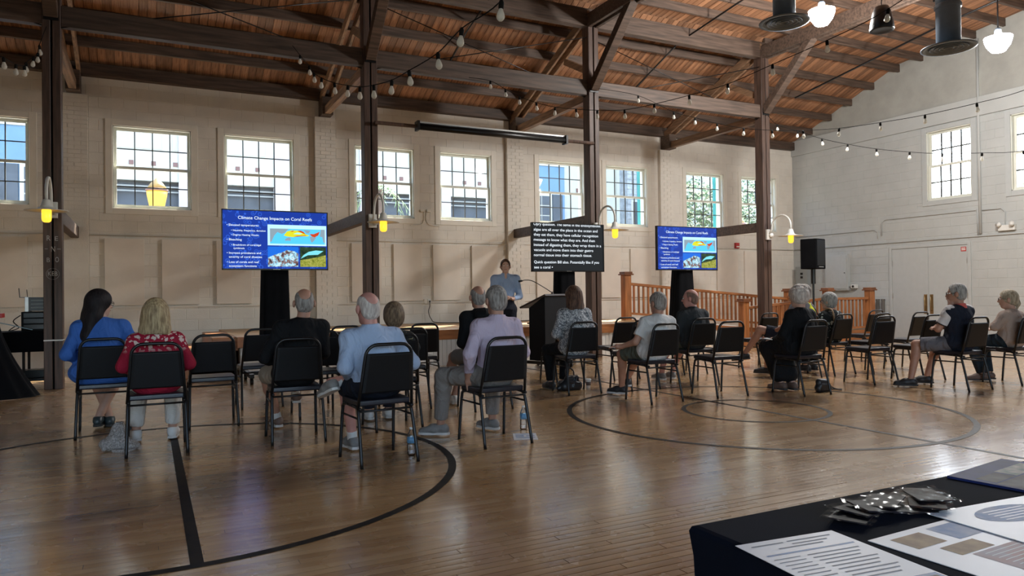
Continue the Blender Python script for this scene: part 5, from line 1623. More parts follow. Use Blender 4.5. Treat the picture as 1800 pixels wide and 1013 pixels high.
def nets(ops, lo, hi, vox):
    """sparse evaluation on blocks, then naive surface nets"""
    fn = field(ops)
    lo, hi = A_(lo), A_(hi)
    B = 8
    nb = np.ceil((hi - lo) / (vox * B)).astype(int)
    g = np.stack(np.meshgrid(*[np.arange(n) for n in nb], indexing='ij'), -1).reshape(-1, 3)
    cen = (lo + (g + 0.5) * (vox * B)).astype(np.float32)
    d = fn(cen)
    act = g[np.abs(d) < vox * B * 0.87 * 1.6 + 0.025]
    dims = nb * B + 1
    V = np.full(dims, 1.0, dtype=np.float32)
    Ls = np.stack(np.meshgrid(*[np.arange(B + 1)] * 3, indexing='ij'), -1).reshape(-1, 3)
    # inside blocks far from the surface must be negative
    ins = g[(d < 0)]
    for b in ins:
        V[b[0] * B:b[0] * B + B + 1, b[1] * B:b[1] * B + B + 1, b[2] * B:b[2] * B + B + 1] = -1.0
    bc = lo + (act + 0.5) * (vox * B)
    rad = vox * B * 0.87 + 0.06
    D = np.full((len(act), len(Ls)), 1.0, dtype=np.float32)
    ix = act[:, None, :] * B + Ls[None]
    P = (lo + ix * vox).astype(np.float32)
    for op, k, f in ops:
        bs = getattr(f, 'bs', None)
        sel = np.arange(len(act)) if bs is None else np.flatnonzero(((bc - bs[0]) ** 2).sum(1) < (bs[1] + rad + k) ** 2)
        if len(sel) == 0:
            continue
        e = f(P[sel].reshape(-1, 3)).reshape(len(sel), -1)
        D[sel] = combine(D[sel], e, op, k)
    ix = ix.reshape(-1, 3)
    V[ix[:, 0], ix[:, 1], ix[:, 2]] = D.ravel()
    neg = V < 0
    c = [V[i:dims[0] - 1 + i, j:dims[1] - 1 + j, k:dims[2] - 1 + k] for i in (0, 1) for j in (0, 1) for k in (0, 1)]
    sn = sum((q < 0).astype(np.int8) for q in c)
    mix = (sn > 0) & (sn < 8)
    idx = np.argwhere(mix)
    if len(idx) == 0:
        return np.zeros((0, 3)), np.zeros((0, 4), int)
    cv = np.stack([q[mix] for q in c], 1)
    off = np.array([(i, j, k) for i in (0, 1) for j in (0, 1) for k in (0, 1)], dtype=np.float32)
    E = [(0, 1), (0, 2), (0, 4), (1, 3), (1, 5), (2, 3), (2, 6), (3, 7), (4, 5), (4, 6), (5, 7), (6, 7)]
    acc = np.zeros((len(idx), 3), np.float32)
    cnt = np.zeros(len(idx), np.float32)
    for a, b in E:
        va, vb = cv[:, a], cv[:, b]
        m = (va < 0) != (vb < 0)
        t = np.where(m, va / (va - vb + 1e-12), 0)
        acc += np.where(m[:, None], off[a] + (off[b] - off[a]) * t[:, None], 0)
        cnt += m
    verts = lo + (idx + acc / cnt[:, None]) * vox
    vid = np.full(np.array(dims) - 1, -1, dtype=np.int64)
    vid[mix] = np.arange(len(idx))
    faces = []
    for ax in range(3):
        sl0 = [slice(None)] * 3; sl1 = [slice(None)] * 3
        sl0[ax] = slice(0, -1); sl1[ax] = slice(1, None)
        n0, n1 = neg[tuple(sl0)], neg[tuple(sl1)]
        e = np.argwhere(n0 != n1)
        u, v = (ax + 1) % 3, (ax + 2) % 3
        ok = (e[:, u] > 0) & (e[:, v] > 0) & (e[:, u] < dims[u] - 1) & (e[:, v] < dims[v] - 1)
        e = e[ok]
        fl = n0[e[:, 0], e[:, 1], e[:, 2]]
        q = []
        for du, dv in ((-1, -1), (0, -1), (0, 0), (-1, 0)):
            w_ = e.copy()
            w_[:, u] += du; w_[:, v] += dv
            q.append(vid[w_[:, 0], w_[:, 1], w_[:, 2]])
        q = np.stack(q, 1)
        q = np.where(fl[:, None], q, q[:, ::-1])
        faces.append(q[(q >= 0).all(1)])
    return verts, np.concatenate(faces)
def sdf_ob(name, ops, lo, hi, vox, m, parent, smooth=True):
    v, f = nets(ops, lo, hi, vox)
    me = bpy.data.meshes.new(name)
    me.vertices.add(len(v))
    me.vertices.foreach_set('co', np.ascontiguousarray(v, dtype=np.float32).ravel())
    me.loops.add(len(f) * 4)
    me.loops.foreach_set('vertex_index', f.astype(np.int32).ravel())
    me.polygons.add(len(f))
    me.polygons.foreach_set('loop_start', np.arange(0, len(f) * 4, 4, dtype=np.int32))
    me.polygons.foreach_set('loop_total', np.full(len(f), 4, dtype=np.int32))
    if smooth:
        me.polygons.foreach_set('use_smooth', np.ones(len(f), dtype=bool))
    me.update()
    me.validate()
    return link(name, me, m, parent)

def rotm(yaw=0, pitch=0, roll=0):
    """head frame: yaw about z (positive turns left), pitch nods down when negative"""
    m = Matrix.Rotation(radians(yaw), 3, 'Z') @ Matrix.Rotation(radians(pitch), 3, 'X') @ Matrix.Rotation(radians(roll), 3, 'Y')
    return np.array(m)

def cloth_mat(name, col, kind='plain', c2=None):
    if name in MATS:
        return MATS[name]
    m, t, b = nodes(name)
    L = t.links.new
    tc = N(t, 'TexCoord').outputs['Object']
    nz = N(t, 'TexNoise', i_Scale=3.5, i_Detail=3)
    L(tc, nz.inputs['Vector'])
    c = mix_c(t, nz.outputs[0], tuple(x * 0.85 for x in col), tuple(min(1, x * 1.12) for x in col))
    if kind == 'floral':            # pale sprigs, densest over the shoulders
        vo = N(t, 'TexVoronoi', i_Scale=24.0)
        wv = N(t, 'TexNoise', i_Scale=42.0, i_Detail=2)
        L(tc, vo.inputs['Vector']); L(tc, wv.inputs['Vector'])
        mk = math_n(t, 'GREATER_THAN', math_n(t, 'ADD', math_n(t, 'SUBTRACT', 0.45, vo.outputs['Distance']), math_n(t, 'MULTIPLY', math_n(t, 'SUBTRACT', wv.outputs[0], 0.5), 1.6)), 0.02)
        sp = N(t, 'SeparateXYZ'); L(tc, sp.inputs[0])
        up = N(t, 'MapRange', i_1=0.78, i_2=0.84); L(sp.outputs[2], up.inputs[0])
        c = mix_c(t, math_n(t, 'MULTIPLY', mk, up.outputs[0]), c, c2)
    elif kind in ('print', 'sparse'):
        wv = N(t, 'TexNoise', i_Scale=48.0 if kind == 'print' else 15.0, i_Detail=2, i_Distortion=1.5)
        L(tc, wv.inputs['Vector'])
        mk = math_n(t, 'GREATER_THAN', wv.outputs[0], 0.5 if kind == 'print' else 0.62)
        c = mix_c(t, mk, c, c2)
    L(c, b.inputs['Base Color'])
    b.inputs['Roughness'].default_value = 0.85
    b.inputs['Specular IOR Level'].default_value = 0.2
    wr = N(t, 'TexNoise', i_Scale=9.0, i_Detail=3, i_Distortion=1.2)
    mp = N(t, 'Mapping'); mp.inputs['Scale'].default_value = (1.0, 1.0, 0.55)
    L(tc, mp.inputs[0]); L(mp.outputs[0], wr.inputs['Vector'])
    bp = N(t, 'Bump', i_Strength=1.0, i_Distance=0.035)
    L(wr.outputs[0], bp.inputs['Height']); L(bp.outputs[0], b.inputs['Normal'])
    MATS[name] = m
    return m
def hair_mat(name, col, c2):
    if name in MATS:
        return MATS[name]
    m, t, b = nodes(name)
    tc = N(t, 'TexCoord').outputs['Object']
    mp = N(t, 'Mapping'); mp.inputs['Scale'].default_value = (1, 1, 0.16)
    t.links.new(tc, mp.inputs[0])
    nz = N(t, 'TexNoise', i_Scale=75.0, i_Detail=3)
    t.links.new(mp.outputs[0], nz.inputs['Vector'])
    rr = N(t, 'MapRange', i_1=0.35, i_2=0.65); t.links.new(nz.outputs[0], rr.inputs[0])
    t.links.new(mix_c(t, rr.outputs[0], c2, col), b.inputs['Base Color'])
    b.inputs['Roughness'].default_value = 0.6
    b.inputs['Specular IOR Level'].default_value = 0.2
    bp = N(t, 'Bump', i_Strength=0.9, i_Distance=0.006)
    t.links.new(nz.outputs[0], bp.inputs['Height']); t.links.new(bp.outputs[0], b.inputs['Normal'])
    MATS[name] = m
    return m
def skin(name, col):
    return mat('skin_' + name, col, 0.55, var=0.10, scale=14, bump=0.05)
M_EYE = mat('eye_dark', (0.02, 0.015, 0.012), 0.15)
M_EYEW = mat('eye_white', (0.6, 0.58, 0.55), 0.3)
M_LIP = mat('lip', (0.36, 0.14, 0.12), 0.5)

def V3(*a): return np.array(a, dtype=np.float64)
def unit(v): return v / (np.linalg.norm(v) + 1e-9)

def hand_ops(wrist, elbow, side, curl=0.6, tgt=None):
    """palm and five fingers; side +1 right hand, -1 left"""
    d = unit(V3(*wrist) - V3(*elbow))
    if tgt is not None:
        d = unit(V3(*tgt))
    nrm = V3(0, 0, -1)                               # palm faces down
    nrm = unit(nrm - d * (nrm @ d)) if abs(nrm @ d) < 0.95 else unit(np.cross(d, V3(1, 0, 0)))
    s = unit(np.cross(d, nrm)) * side * -1           # towards the little finger
    w_ = V3(*wrist)
    k = w_ + d * 0.055
    o = [('u', 0.02, cap(w_, k, 0.026, 0.030)), ('u', 0.015, cap(k - s * 0.022, k + s * 0.022, 0.020, 0.018))]
    for i, l in enumerate((0.072, 0.080, 0.075, 0.060)):
        b = w_ + d * 0.082 + s * (-0.031 + 0.0205 * i)
        d1 = unit(d + nrm * curl * 0.5)
        d2 = unit(d + nrm * curl * 1.6)
        m_ = b + d1 * l * 0.5
        e = m_ + d2 * l * 0.5
        o += [('u', 0.008, cap(b - d * 0.03, m_, 0.0095, 0.0088)), ('u', 0.004, cap(m_, e, 0.0088, 0.0075))]
    t0 = w_ + d * 0.022 - s * 0.026
    t1 = t0 + unit(d * 0.7 - s * 0.75 + nrm * 0.3) * 0.04
    t2 = t1 + unit(d * 1.0 - s * 0.2 + nrm * 0.5) * 0.032
    o += [('u', 0.012, cap(t0, t1, 0.0125, 0.0105)), ('u', 0.004, cap(t1, t2, 0.0105, 0.0085))]
    return o, k + d * 0.03

def head_ops(ears=True):
    o = [('u', 0, ell((0, -0.012, 0.03), (0.076, 0.094, 0.090))),
         ('u', 0.03, ell((0, 0.022, -0.035), (0.060, 0.070, 0.080))),
         ('u', 0.025, cap((-0.022, 0.052, -0.092), (0.022, 0.052, -0.092), 0.021)),
         ('u', 0.02, cap((-0.032, 0.074, 0.026), (0.032, 0.074, 0.026), 0.011)),
         ('s', 0.012, ell((-0.031, 0.098, 0.006), (0.017, 0.016, 0.012))),
         ('s', 0.012, ell((0.031, 0.098, 0.006), (0.017, 0.016, 0.012))),
         ('u', 0.012, cap((0, 0.084, 0.012), (0, 0.106, -0.026), 0.0085, 0.0125)),
         ('u', 0.008, cap((-0.011, 0.094, -0.030), (0.011, 0.094, -0.030), 0.0075)),
         ('u', 0.010, ell((0, 0.083, -0.058), (0.024, 0.012, 0.010)))]
    if ears:
        for s in (-1, 1):
            o += [('u', 0.008, ell((s * 0.086, -0.010, -0.008), (0.012, 0.022, 0.034)))]
    return o

FACE_CUT = [('s', 0.012, ell((0, 0.125, -0.045), (0.070, 0.088, 0.112)))]
def hair_ops(style):
    """in head coordinates"""
    big = lambda t: ell((0, -0.012, 0.03), (0.076 + t, 0.094 + t, 0.090 + t))
    if style == 'short':
        return [('u', 0, big(0.011)), ('u', 0.02, ell((0, -0.045, -0.02), (0.078, 0.062, 0.075))), ('s', 0.01, ell((0, 0.125, -0.035), (0.095, 0.115, 0.125))), ('s', 0.01, ell((0.095, -0.003, -0.015), (0.034, 0.030, 0.046))), ('s', 0.01, ell((-0.095, -0.003, -0.015), (0.034, 0.030, 0.046)))]
    if style in ('ring', 'ring_full'):
        c = 0.10 if style == 'ring' else 0.085
        return [('u', 0, big(0.004)), ('u', 0.02, ell((0, -0.05, -0.02), (0.074, 0.054, 0.073))), ('s', 0.012, ell((0, 0.12, -0.02), (0.10, 0.125, 0.19))), ('s', 0.015, ell((0, -0.035, 0.125), (0.062, 0.095, c) if style == 'ring' else (0.060, 0.085, 0.07))), ('s', 0.015, ell((0, -0.085, 0.085), (0.046, 0.05, 0.062))), ('s', 0.01, ell((0.095, -0.003, -0.015), (0.034, 0.030, 0.046))), ('s', 0.01, ell((-0.095, -0.003, -0.015), (0.034, 0.030, 0.046)))]
    if style == 'bob':
        return [('u', 0, big(0.020)), ('u', 0.03, ell((0, -0.034, -0.045), (0.110, 0.090, 0.118))), ('u', 0.03, cone((0, -0.034, -0.155), (0, -0.025, 0.05), 0.108, 0.085)), ('u', 0.03, ell((0.07, -0.05, -0.12), (0.05, 0.05, 0.05))), ('u', 0.03, ell((-0.07, -0.05, -0.125), (0.05, 0.05, 0.05)))] + FACE_CUT
    if style == 'bobshort':
        return [('u', 0, big(0.020)), ('u', 0.03, ell((0, -0.035, -0.02), (0.092, 0.08, 0.095)))] + FACE_CUT
    if style == 'curly':
        o = [('u', 0, big(0.026)), ('u', 0.03, ell((0, -0.035, -0.01), (0.098, 0.088, 0.09)))]
        rd = random.Random(2)
        for i in range(26):
            a, b = rd.uniform(0, 2 * pi), rd.uniform(-0.1, 1)
            o.append(('u', 0.014, ell((0.088 * cos(a) * sqrt(max(0, 1 - b * b)), -0.02 + 0.10 * sin(a) * sqrt(max(0, 1 - b * b)), 0.03 + 0.10 * b), (0.026, 0.026, 0.022))))
        return o + FACE_CUT
    if style == 'long':
        return [('u', 0, big(0.020)), ('u', 0.04, ell((0, -0.045, -0.06), (0.10, 0.075, 0.14))), ('u', 0.05, cap((0, -0.075, -0.12), (-0.01, -0.115, -0.30), 0.085, 0.075, (1.25, 0.75, 1))), ('u', 0.05, cap((-0.01, -0.115, -0.30), (0.03, -0.12, -0.47), 0.07, 0.035, (1.25, 0.7, 1)))] + FACE_CUT
    if style == 'bun':
        return [('u', 0, big(0.013)), ('u', 0.02, ell((0, -0.05, -0.01), (0.08, 0.062, 0.075))), ('u', 0.02, ell((0, -0.105, -0.045), (0.035, 0.028, 0.04))), ('u', 0.02, cap((0, -0.105, -0.06), (0, -0.09, -0.12), 0.022, 0.012))] + [('s', 0.01, ell((0, 0.125, -0.055), (0.095, 0.110, 0.125)))]

def person(loc, yaw, Ht, label, skin_m, hair, hair_m, top, top_m, sleeve, legs, legs_m, shoe_m, sole_m, L, Rr, feet, knees=None, build=1.0, belly=0.0, lean=0.0, tilt=0.0,
           head=(0, 0, 0), hdx=0.0, collar=False, glasses=False, hat=None, vox=0.008, shoe_pitch=(0, 0), toes=None, hem=0.30, pose='sit', extra=None, shoulder=0.175, leg_hem=None, hdy=0.0, sock_m=None, hips=1.0):
    """L, Rr = (elbow, wrist) of left / right arm; feet = ((ankle), (ankle)); all in the sitter's own frame, +y ahead"""
    root = thing('person', label, 'person', (loc[0], loc[1], 0), radians(yaw))
    hipz = 0.555 if pose == 'sit' else Ht * 0.53
    hipy = 0.085 + 0.155 * build if pose == 'sit' else 0.0
    shz = Ht - 0.335
    hd = V3(hdx, hipy + lean + 0.02 + hdy, Ht - 0.12)
    neckb = V3(hdx * 0.75, hipy + lean - 0.01, Ht - 0.285)
    chest = V3(hdx * 0.55, hipy + lean * 0.75 - 0.02, (shz * 0.68 + hipz * 0.32))
    waist = V3(hdx * 0.25, hipy + lean * 0.35 - 0.01, (shz * 0.30 + hipz * 0.70))
    pel = V3(0, hipy, hipz)
    B = build * (0.94 if pose == 'sit' else 1.0)
    if pose == 'sit':
        shoulder *= 0.88
        L = ((L[0][0] * 0.87, *L[0][1:]), *L[1:]); Rr = ((Rr[0][0] * 0.87, *Rr[0][1:]), *Rr[1:])
    HR = rotm(*head)
    up = V3(0, 0, 1)
    shL = V3(-shoulder * (0.9 + 0.1 * B) + hdx * 0.7, hipy + lean - 0.01, shz + tilt)
    shR = V3(shoulder * (0.9 + 0.1 * B) + hdx * 0.7, hipy + lean - 0.01, shz - tilt)
    hL, hR = V3(-0.095, hipy + 0.02, hipz - 0.015), V3(0.095, hipy + 0.02, hipz - 0.015)
    if knees is None:
        knees = ((-0.12, hipy + 0.42, 0.50), (0.12, hipy + 0.42, 0.50)) if pose == 'sit' else ((-0.10, 0.02, Ht * 0.285), (0.10, 0.02, Ht * 0.285))
    eL, wL = V3(*L[0]), V3(*L[1]); eR, wR = V3(*Rr[0]), V3(*Rr[1])
    lo = V3(*np.min([hd, eL, eR, wL, wR, feet[0], feet[1], pel, *[V3(*k) for k in knees]], axis=0)) - V3(0.25, 0.28, 0.15)
    hi = V3(*np.max([hd, eL, eR, wL, wR, feet[0], feet[1], pel, *[V3(*k) for k in knees]], axis=0)) + V3(0.25, 0.28, 0.17)
    lo[2] = max(lo[2], -0.02)
    # --- the body
    def torso(t):
        return [('u', 0, ell(pel, (0.165 * B + t, 0.125 * B + t, 0.11 + t))), ('u', 0.07, ell(waist + V3(0, belly * 0.5, 0), (0.142 * B + t, (0.105 + belly * 0.5) * B + t, 0.15 + t))),
                ('u', 0.07, ell(chest, (0.165 * B + t, 0.115 * B + t, 0.17 + t))), ('u', 0.06, cap(shL, shR, 0.058 + t)), ('u', 0.05, cap(neckb - V3(0, 0.01, 0.03), chest + up * 0.08, 0.055 + t, 0.09 + t, (1.25, 1, 1))),
                ('u', 0.05, cap(neckb + V3(0, -0.01, -0.02), shL, 0.050 + t, 0.056 + t)), ('u', 0.05, cap(neckb + V3(0, -0.01, -0.02), shR, 0.050 + t, 0.056 + t))]
    ho = [('u', 0, local(field(head_ops(hair not in ('bob', 'long', 'curly'))), hd, HR))]
    nk0 = hd + HR @ V3(0, -0.022, -0.07)
    ho += [('u', 0.025, cap(nk0, neckb, 0.050, 0.057))]
    body = ho + [(op, k if i else 0.04, f) for i, (op, k, f) in enumerate(torso(-0.018))]
    for s, sh, e, w_, tg, cu in ((-1, shL, eL, wL, L[2] if len(L) > 2 else None, L[3] if len(L) > 3 else 0.6), (1, shR, eR, wR, Rr[2] if len(Rr) > 2 else None, Rr[3] if len(Rr) > 3 else 0.6)):
        body += [('u', 0.03, cap(sh, e, 0.046, 0.039)), ('u', 0.02, cap(e, w_, 0.039, 0.026))]
        h_, _ = hand_ops(w_, e, s, cu, tg)
        body += h_
    for h_, k_, a_ in ((hL, knees[0], feet[0]), (hR, knees[1], feet[1])):
        k_, a_ = V3(*k_), V3(*a_)
        body += [('u', 0.04, cap(h_, k_, 0.078, 0.056)), ('u', 0.02, cap(k_, k_ * 0.68 + a_ * 0.32 + V3(0, -0.012, 0), 0.052, 0.052)), ('u', 0.02, cap(k_ * 0.68 + a_ * 0.32 + V3(0, -0.012, 0), a_, 0.051, 0.033))]
        body += [('u', 0.015, cap(a_ + V3(0, 0, -0.02), a_ + V3(0, 0.10, -0.05), 0.032, 0.025))]
    sdf_ob('body', body, lo, hi, vox, skin_m, root)
    # --- hair
    if hair:
        sdf_ob('hair', [('u', 0, local(field(hair_ops(hair)), hd, HR))], hd - V3(0.2, 0.26, 0.62 if hair == 'long' else 0.26), hd + V3(0.2, 0.2, 0.2), 0.0065, hair_m, root)
    # --- eyes, brows
    for s in (-1, 1):
        c = hd + HR @ V3(s * 0.031, 0.083, 0.006)
        o = MB().lathe([(0, -0.011), (0.006, -0.009), (0.0105, -0.003), (0.0105, 0.003), (0.006, 0.009), (0, 0.011)], 10).ob('eye', M_EYEW, root, smooth=True)
        o.location = c
        MB().lathe([(0, 0.0095), (0.0045, 0.0095), (0.005, 0.0078)], 8).ob('iris', M_EYE, o).rotation_euler = Matrix((HR @ np.array(Matrix.Rotation(radians(-90), 3, 'X'))).tolist()).to_euler()
        b = [tuple(hd + HR @ V3(s * x, 0.0865 - 0.2 * (x - 0.03) ** 2 * 20, z)) for x, z in ((0.016, 0.028), (0.032, 0.033), (0.048, 0.027))]
        MB().tube(b, 0.0035, 5).ob('eyebrow', hair_m, root)
    MB().tube([tuple(hd + HR @ V3(x, y, -0.0585)) for x, y in ((-0.021, 0.0885), (-0.01, 0.0945), (0.01, 0.0945), (0.021, 0.0885))], 0.004, 5).ob('lips', M_LIP, root)
    if glasses:
        mb = MB()
        for s in (-1, 1):
            mb.tube([tuple(hd + HR @ V3(s * 0.032 + 0.024 * cos(a), 0.101, 0.004 + 0.018 * sin(a))) for a in [2 * pi * k / 14 for k in range(14)]], 0.0022, 5, closed=True)
            mb.tube([tuple(hd + HR @ V3(s * 0.056, 0.10, 0.008)), tuple(hd + HR @ V3(s * 0.082, 0.05, 0.008)), tuple(hd + HR @ V3(s * 0.083, -0.015, 0.006))], 0.0022, 5)
        mb.tube([tuple(hd + HR @ V3(-0.008, 0.103, 0.008)), tuple(hd + HR @ V3(0.008, 0.103, 0.008))], 0.002, 5)
        mb.ob('glasses', M_BLACK, root)
    # --- upper garment
    t = 0.004
    sh_ops = torso(t)
    for s, sh, e, w_ in ((-1, shL, eL, wL), (1, shR, eR, wR)):
        if sleeve == 'long':
            sh_ops += [('u', 0.035, cap(sh, e, 0.062, 0.053)), ('u', 0.02, cone(e, w_ + (e - w_) * 0.04, 0.051, 0.037)), ('u', 0.02, cap(e, e + (w_ - e) * 0.3, 0.052, 0.048))]
        elif sleeve == 'elbow':
            sh_ops += [('u', 0.035, cap(sh, e, 0.062, 0.055)), ('u', 0.015, cone(e - (e - sh) * 0.05, e + (w_ - e) * 0.35, 0.055, 0.052))]
        elif sleeve == 'short':
            sh_ops += [('u', 0.035, cone(sh - (e - sh) * 0.08, sh + (e - sh) * 0.72, 0.066, 0.064))]
        elif sleeve == 'vest':
            sh_ops += [('u', 0.02, cap(sh, sh + (e - sh) * 0.03, 0.064))]
    if collar:
        sh_ops += [('u', 0.01, cone(neckb + V3(0, -0.004, -0.045), neckb + (nk0 - neckb) * 0.55 + V3(0, -0.006, 0), 0.074, 0.066)), ('s', 0.008, ell(neckb + V3(0, 0.085, 0.015), (0.026, 0.05, 0.075)))]
    else:
        sh_ops += [('u', 0.01, cone(neckb + V3(0, 0, -0.06), neckb + (nk0 - neckb) * 0.12, 0.080, 0.070))]
    if hem < 0.25:
        sh_ops += [('u', 0.05, ell(pel + V3(0, -0.005, 0.0), (0.185 * B * hips, 0.155 * B, 0.13 * hips ** 0.5)))]
    elif pose == 'sit':
        sh_ops += [('i', 0, plane((0, -0.15, -1), -(hipz + 0.005) - 0.15 * hipy))]
    else:
        sh_ops += [('i', 0, plane((0, 0, -1), -(hipz - 0.01)))]
    if extra == 'dress':
        for k_, a_, h_ in ((knees[0], feet[0], hL), (knees[1], feet[1], hR)):
            k_, a_ = V3(*k_), V3(*a_)
            sh_ops += [('u', 0.09, cap(h_, k_, 0.125, 0.10)), ('u', 0.08, cap(k_, k_ * 0.25 + a_ * 0.75 , 0.105, 0.095))]
    shirt = sdf_ob(top, sh_ops, lo, hi, max(vox, 0.0095), top_m, root)
    # --- lower garment
    if legs:
        lg = [('u', 0, ell(pel, (0.172 * B + 0.003, 0.135 * B + 0.003, 0.118)))]
        if pose != 'sit':
            lg += [('u', 0.03, cone(pel + V3(0, 0, -0.02), waist + V3(0, 0, -0.01), 0.155 * B, 0.145 * B))]
        for k_, a_, h_ in ((knees[0], feet[0], hL), (knees[1], feet[1], hR)):
            k_, a_ = V3(*k_), V3(*a_)
            if legs == 'shorts':
                lg += [('u', 0.04, cone(h_, h_ + (k_ - h_) * 0.86, 0.098, 0.086))]
            else:
                e_ = leg_hem if leg_hem else 0.93
                m_ = k_ + (a_ - k_) * 0.2
                lg += [('u', 0.05, cap(h_, k_, 0.095, 0.076)), ('u', 0.02, cap(k_, m_, 0.076, 0.074)), ('u', 0.02, cone(m_, k_ + (a_ - k_) * e_, 0.074, 0.058))]
        sdf_ob({'shorts': 'shorts'}.get(legs, 'trousers'), lg, lo, hi, max(vox, 0.0095), legs_m, root)
    # --- shoes
    for i, a_ in enumerate(feet):
        a_ = V3(*a_)
        to = V3(*(toes[i] if toes else ((-0.12, 1, 0) if i == 0 else (0.12, 1, 0))))
        to = unit(to)
        sd = unit(np.cross(to, up))
        un = unit(np.cross(sd, to))
        fr = np.stack([sd, to, un], 1)
        O = a_ - un * 0.075
        so = [('u', 0, cap((0, -0.035, 0.045), (0, 0.06, 0.048), 0.042, 0.043, (0.95, 1, 1))), ('u', 0.03, cap((0, 0.06, 0.040), (0, 0.155, 0.028), 0.044, 0.036, (1.05, 1, 0.85))), ('u', 0.02, cone((0, -0.012, 0.05), (0, -0.012, 0.085), 0.043, 0.040)), ('i', 0, plane((0, 0, -1), -0.012))]
        b_lo, b_hi = a_ - V3(0.24, 0.24, 0.2), a_ + V3(0.24, 0.24, 0.2)
        shoe = sdf_ob('shoe', [('u', 0, local(field(so), O, fr))], b_lo, b_hi, 0.0075, shoe_m, root)
        outl = [(0.034, -0.065), (0.040, -0.03), (0.038, 0.03), (0.046, 0.09), (0.040, 0.15), (0.022, 0.188), (0, 0.196), (-0.022, 0.188), (-0.040, 0.15), (-0.046, 0.09), (-0.038, 0.03), (-0.040, -0.03), (-0.034, -0.065), (0, -0.082)]
        mb = MB().prism(outl, 0.0, 0.020, axis=2)
        mb.v = [tuple(O + fr @ V3(*p)) for p in mb.v]
        mb.ob('sole', sole_m, shoe)
        if sock_m:
            k_ = V3(*knees[i])
            sdf_ob('sock', [('u', 0, cone(a_ + V3(0, 0, -0.03), a_ + (k_ - a_) * 0.16, 0.040, 0.041))], a_ - V3(0.12, 0.12, 0.1), a_ + V3(0.12, 0.12, 0.16), 0.009, sock_m, root)
    return root

SK = skin('light', (0.46, 0.27, 0.20)); SK2 = skin('tan', (0.40, 0.21, 0.145)); SK3 = skin('rosy', (0.50, 0.24, 0.20))
HB = hair_mat('black_hair', (0.016, 0.012, 0.014), (0.006, 0.005, 0.006)); HBL = hair_mat('blond_hair', (0.46, 0.36, 0.21), (0.20, 0.14, 0.08)); HG = hair_mat('grey_hair', (0.34, 0.32, 0.30), (0.14, 0.12, 0.11))
HW = hair_mat('white_hair', (0.62, 0.58, 0.54), (0.36, 0.31, 0.29)); HBR = hair_mat('brown_hair', (0.13, 0.070, 0.045), (0.035, 0.018, 0.013)); HSB = hair_mat('sandy_hair', (0.22, 0.155, 0.095), (0.08, 0.05, 0.035)); HS = hair_mat('silver_hair', (0.42, 0.42, 0.40), (0.18, 0.18, 0.18))
M_SNEAK = mat('grey_sneaker', (0.20, 0.19, 0.18), 0.7, var=0.2, scale=20); M_SHW = mat('white_shoe', (0.66, 0.65, 0.63), 0.6, var=0.05); M_SHB = mat('black_shoe', (0.02, 0.02, 0.022), 0.55); M_SHBR = mat('brown_shoe', (0.13, 0.08, 0.06), 0.6, var=0.2)
M_SOLEW = mat('white_sole', (0.55, 0.54, 0.52), 0.6); M_SOLEB = mat('dark_sole', (0.03, 0.03, 0.03), 0.7); M_SHG = mat('green_grey_shoe', (0.03, 0.045, 0.05), 0.4)
LAPL = ((-0.26, 0.24, 0.72), (-0.10, 0.44, 0.64)); LAPR = ((0.26, 0.24, 0.72), (0.10, 0.44, 0.64))

person((-0.355, 7.256), 0, 1.285, 'person in bright blue long-sleeved top seated at far left, ankles crossed', SK, 'long', HB, 'blue_top', cloth_mat('royal_blue', (0.045, 0.135, 0.45)), 'long', None, None, M_SHG, M_SOLEB,
       ((-0.33, 0.16, 0.73), (-0.17, 0.44, 0.66)), ((0.33, 0.16, 0.73), (0.17, 0.44, 0.66)), ((0.02, 0.64, 0.085), (-0.07, 0.58, 0.10)), knees=((-0.10, 0.62, 0.50), (0.10, 0.62, 0.50)), build=1.28, belly=0.05, head=(-62, -3, 0), glasses=True, hem=0.2, shoulder=0.185, hdx=-0.04, hips=1.3)
person((0.055, 6.227), 0, 1.197, 'person in red top with white floral print and white trousers', SK, 'bob', HBL, 'red_blouse', cloth_mat('red_floral', (0.30, 0.012, 0.035), 'floral', (0.62, 0.50, 0.46)), 'elbow', 'trousers', cloth_mat('white_cotton', (0.60, 0.57, 0.53)), M_SHW, M_SOLEW,
       ((-0.27, 0.20, 0.68), (-0.12, 0.42, 0.63)), ((0.27, 0.20, 0.68), (0.12, 0.42, 0.63)), ((-0.155, 0.70, 0.09), (0.125, 0.70, 0.09)), knees=((-0.13, 0.64, 0.50), (0.13, 0.64, 0.50)), build=1.12, belly=0.02, head=(-12, 0, 0), hem=0.2, leg_hem=0.88, shoulder=0.16)
person((1.10, 6.135), -2, 1.272, 'person in black T-shirt and khaki shorts, one leg crossed', SK2, 'ring_full', HG, 'black_shirt', cloth_mat('black_cotton', (0.007, 0.0075, 0.009)), 'elbow', 'shorts', cloth_mat('khaki', (0.33, 0.28, 0.22)), M_SHBR, M_SOLEW,
       ((-0.28, 0.22, 0.70), (-0.12, 0.46, 0.62)), ((0.28, 0.22, 0.72), (0.10, 0.44, 0.64)), ((-0.07, 0.86, 0.09), (0.10, 0.86, 0.30)), knees=((-0.20, 0.62, 0.52), (0.02, 0.68, 0.60)), build=1.08, head=(-4, -4, 0), hdx=0.09, hem=0.2, shoulder=0.185, sock_m=M_SOLEW)
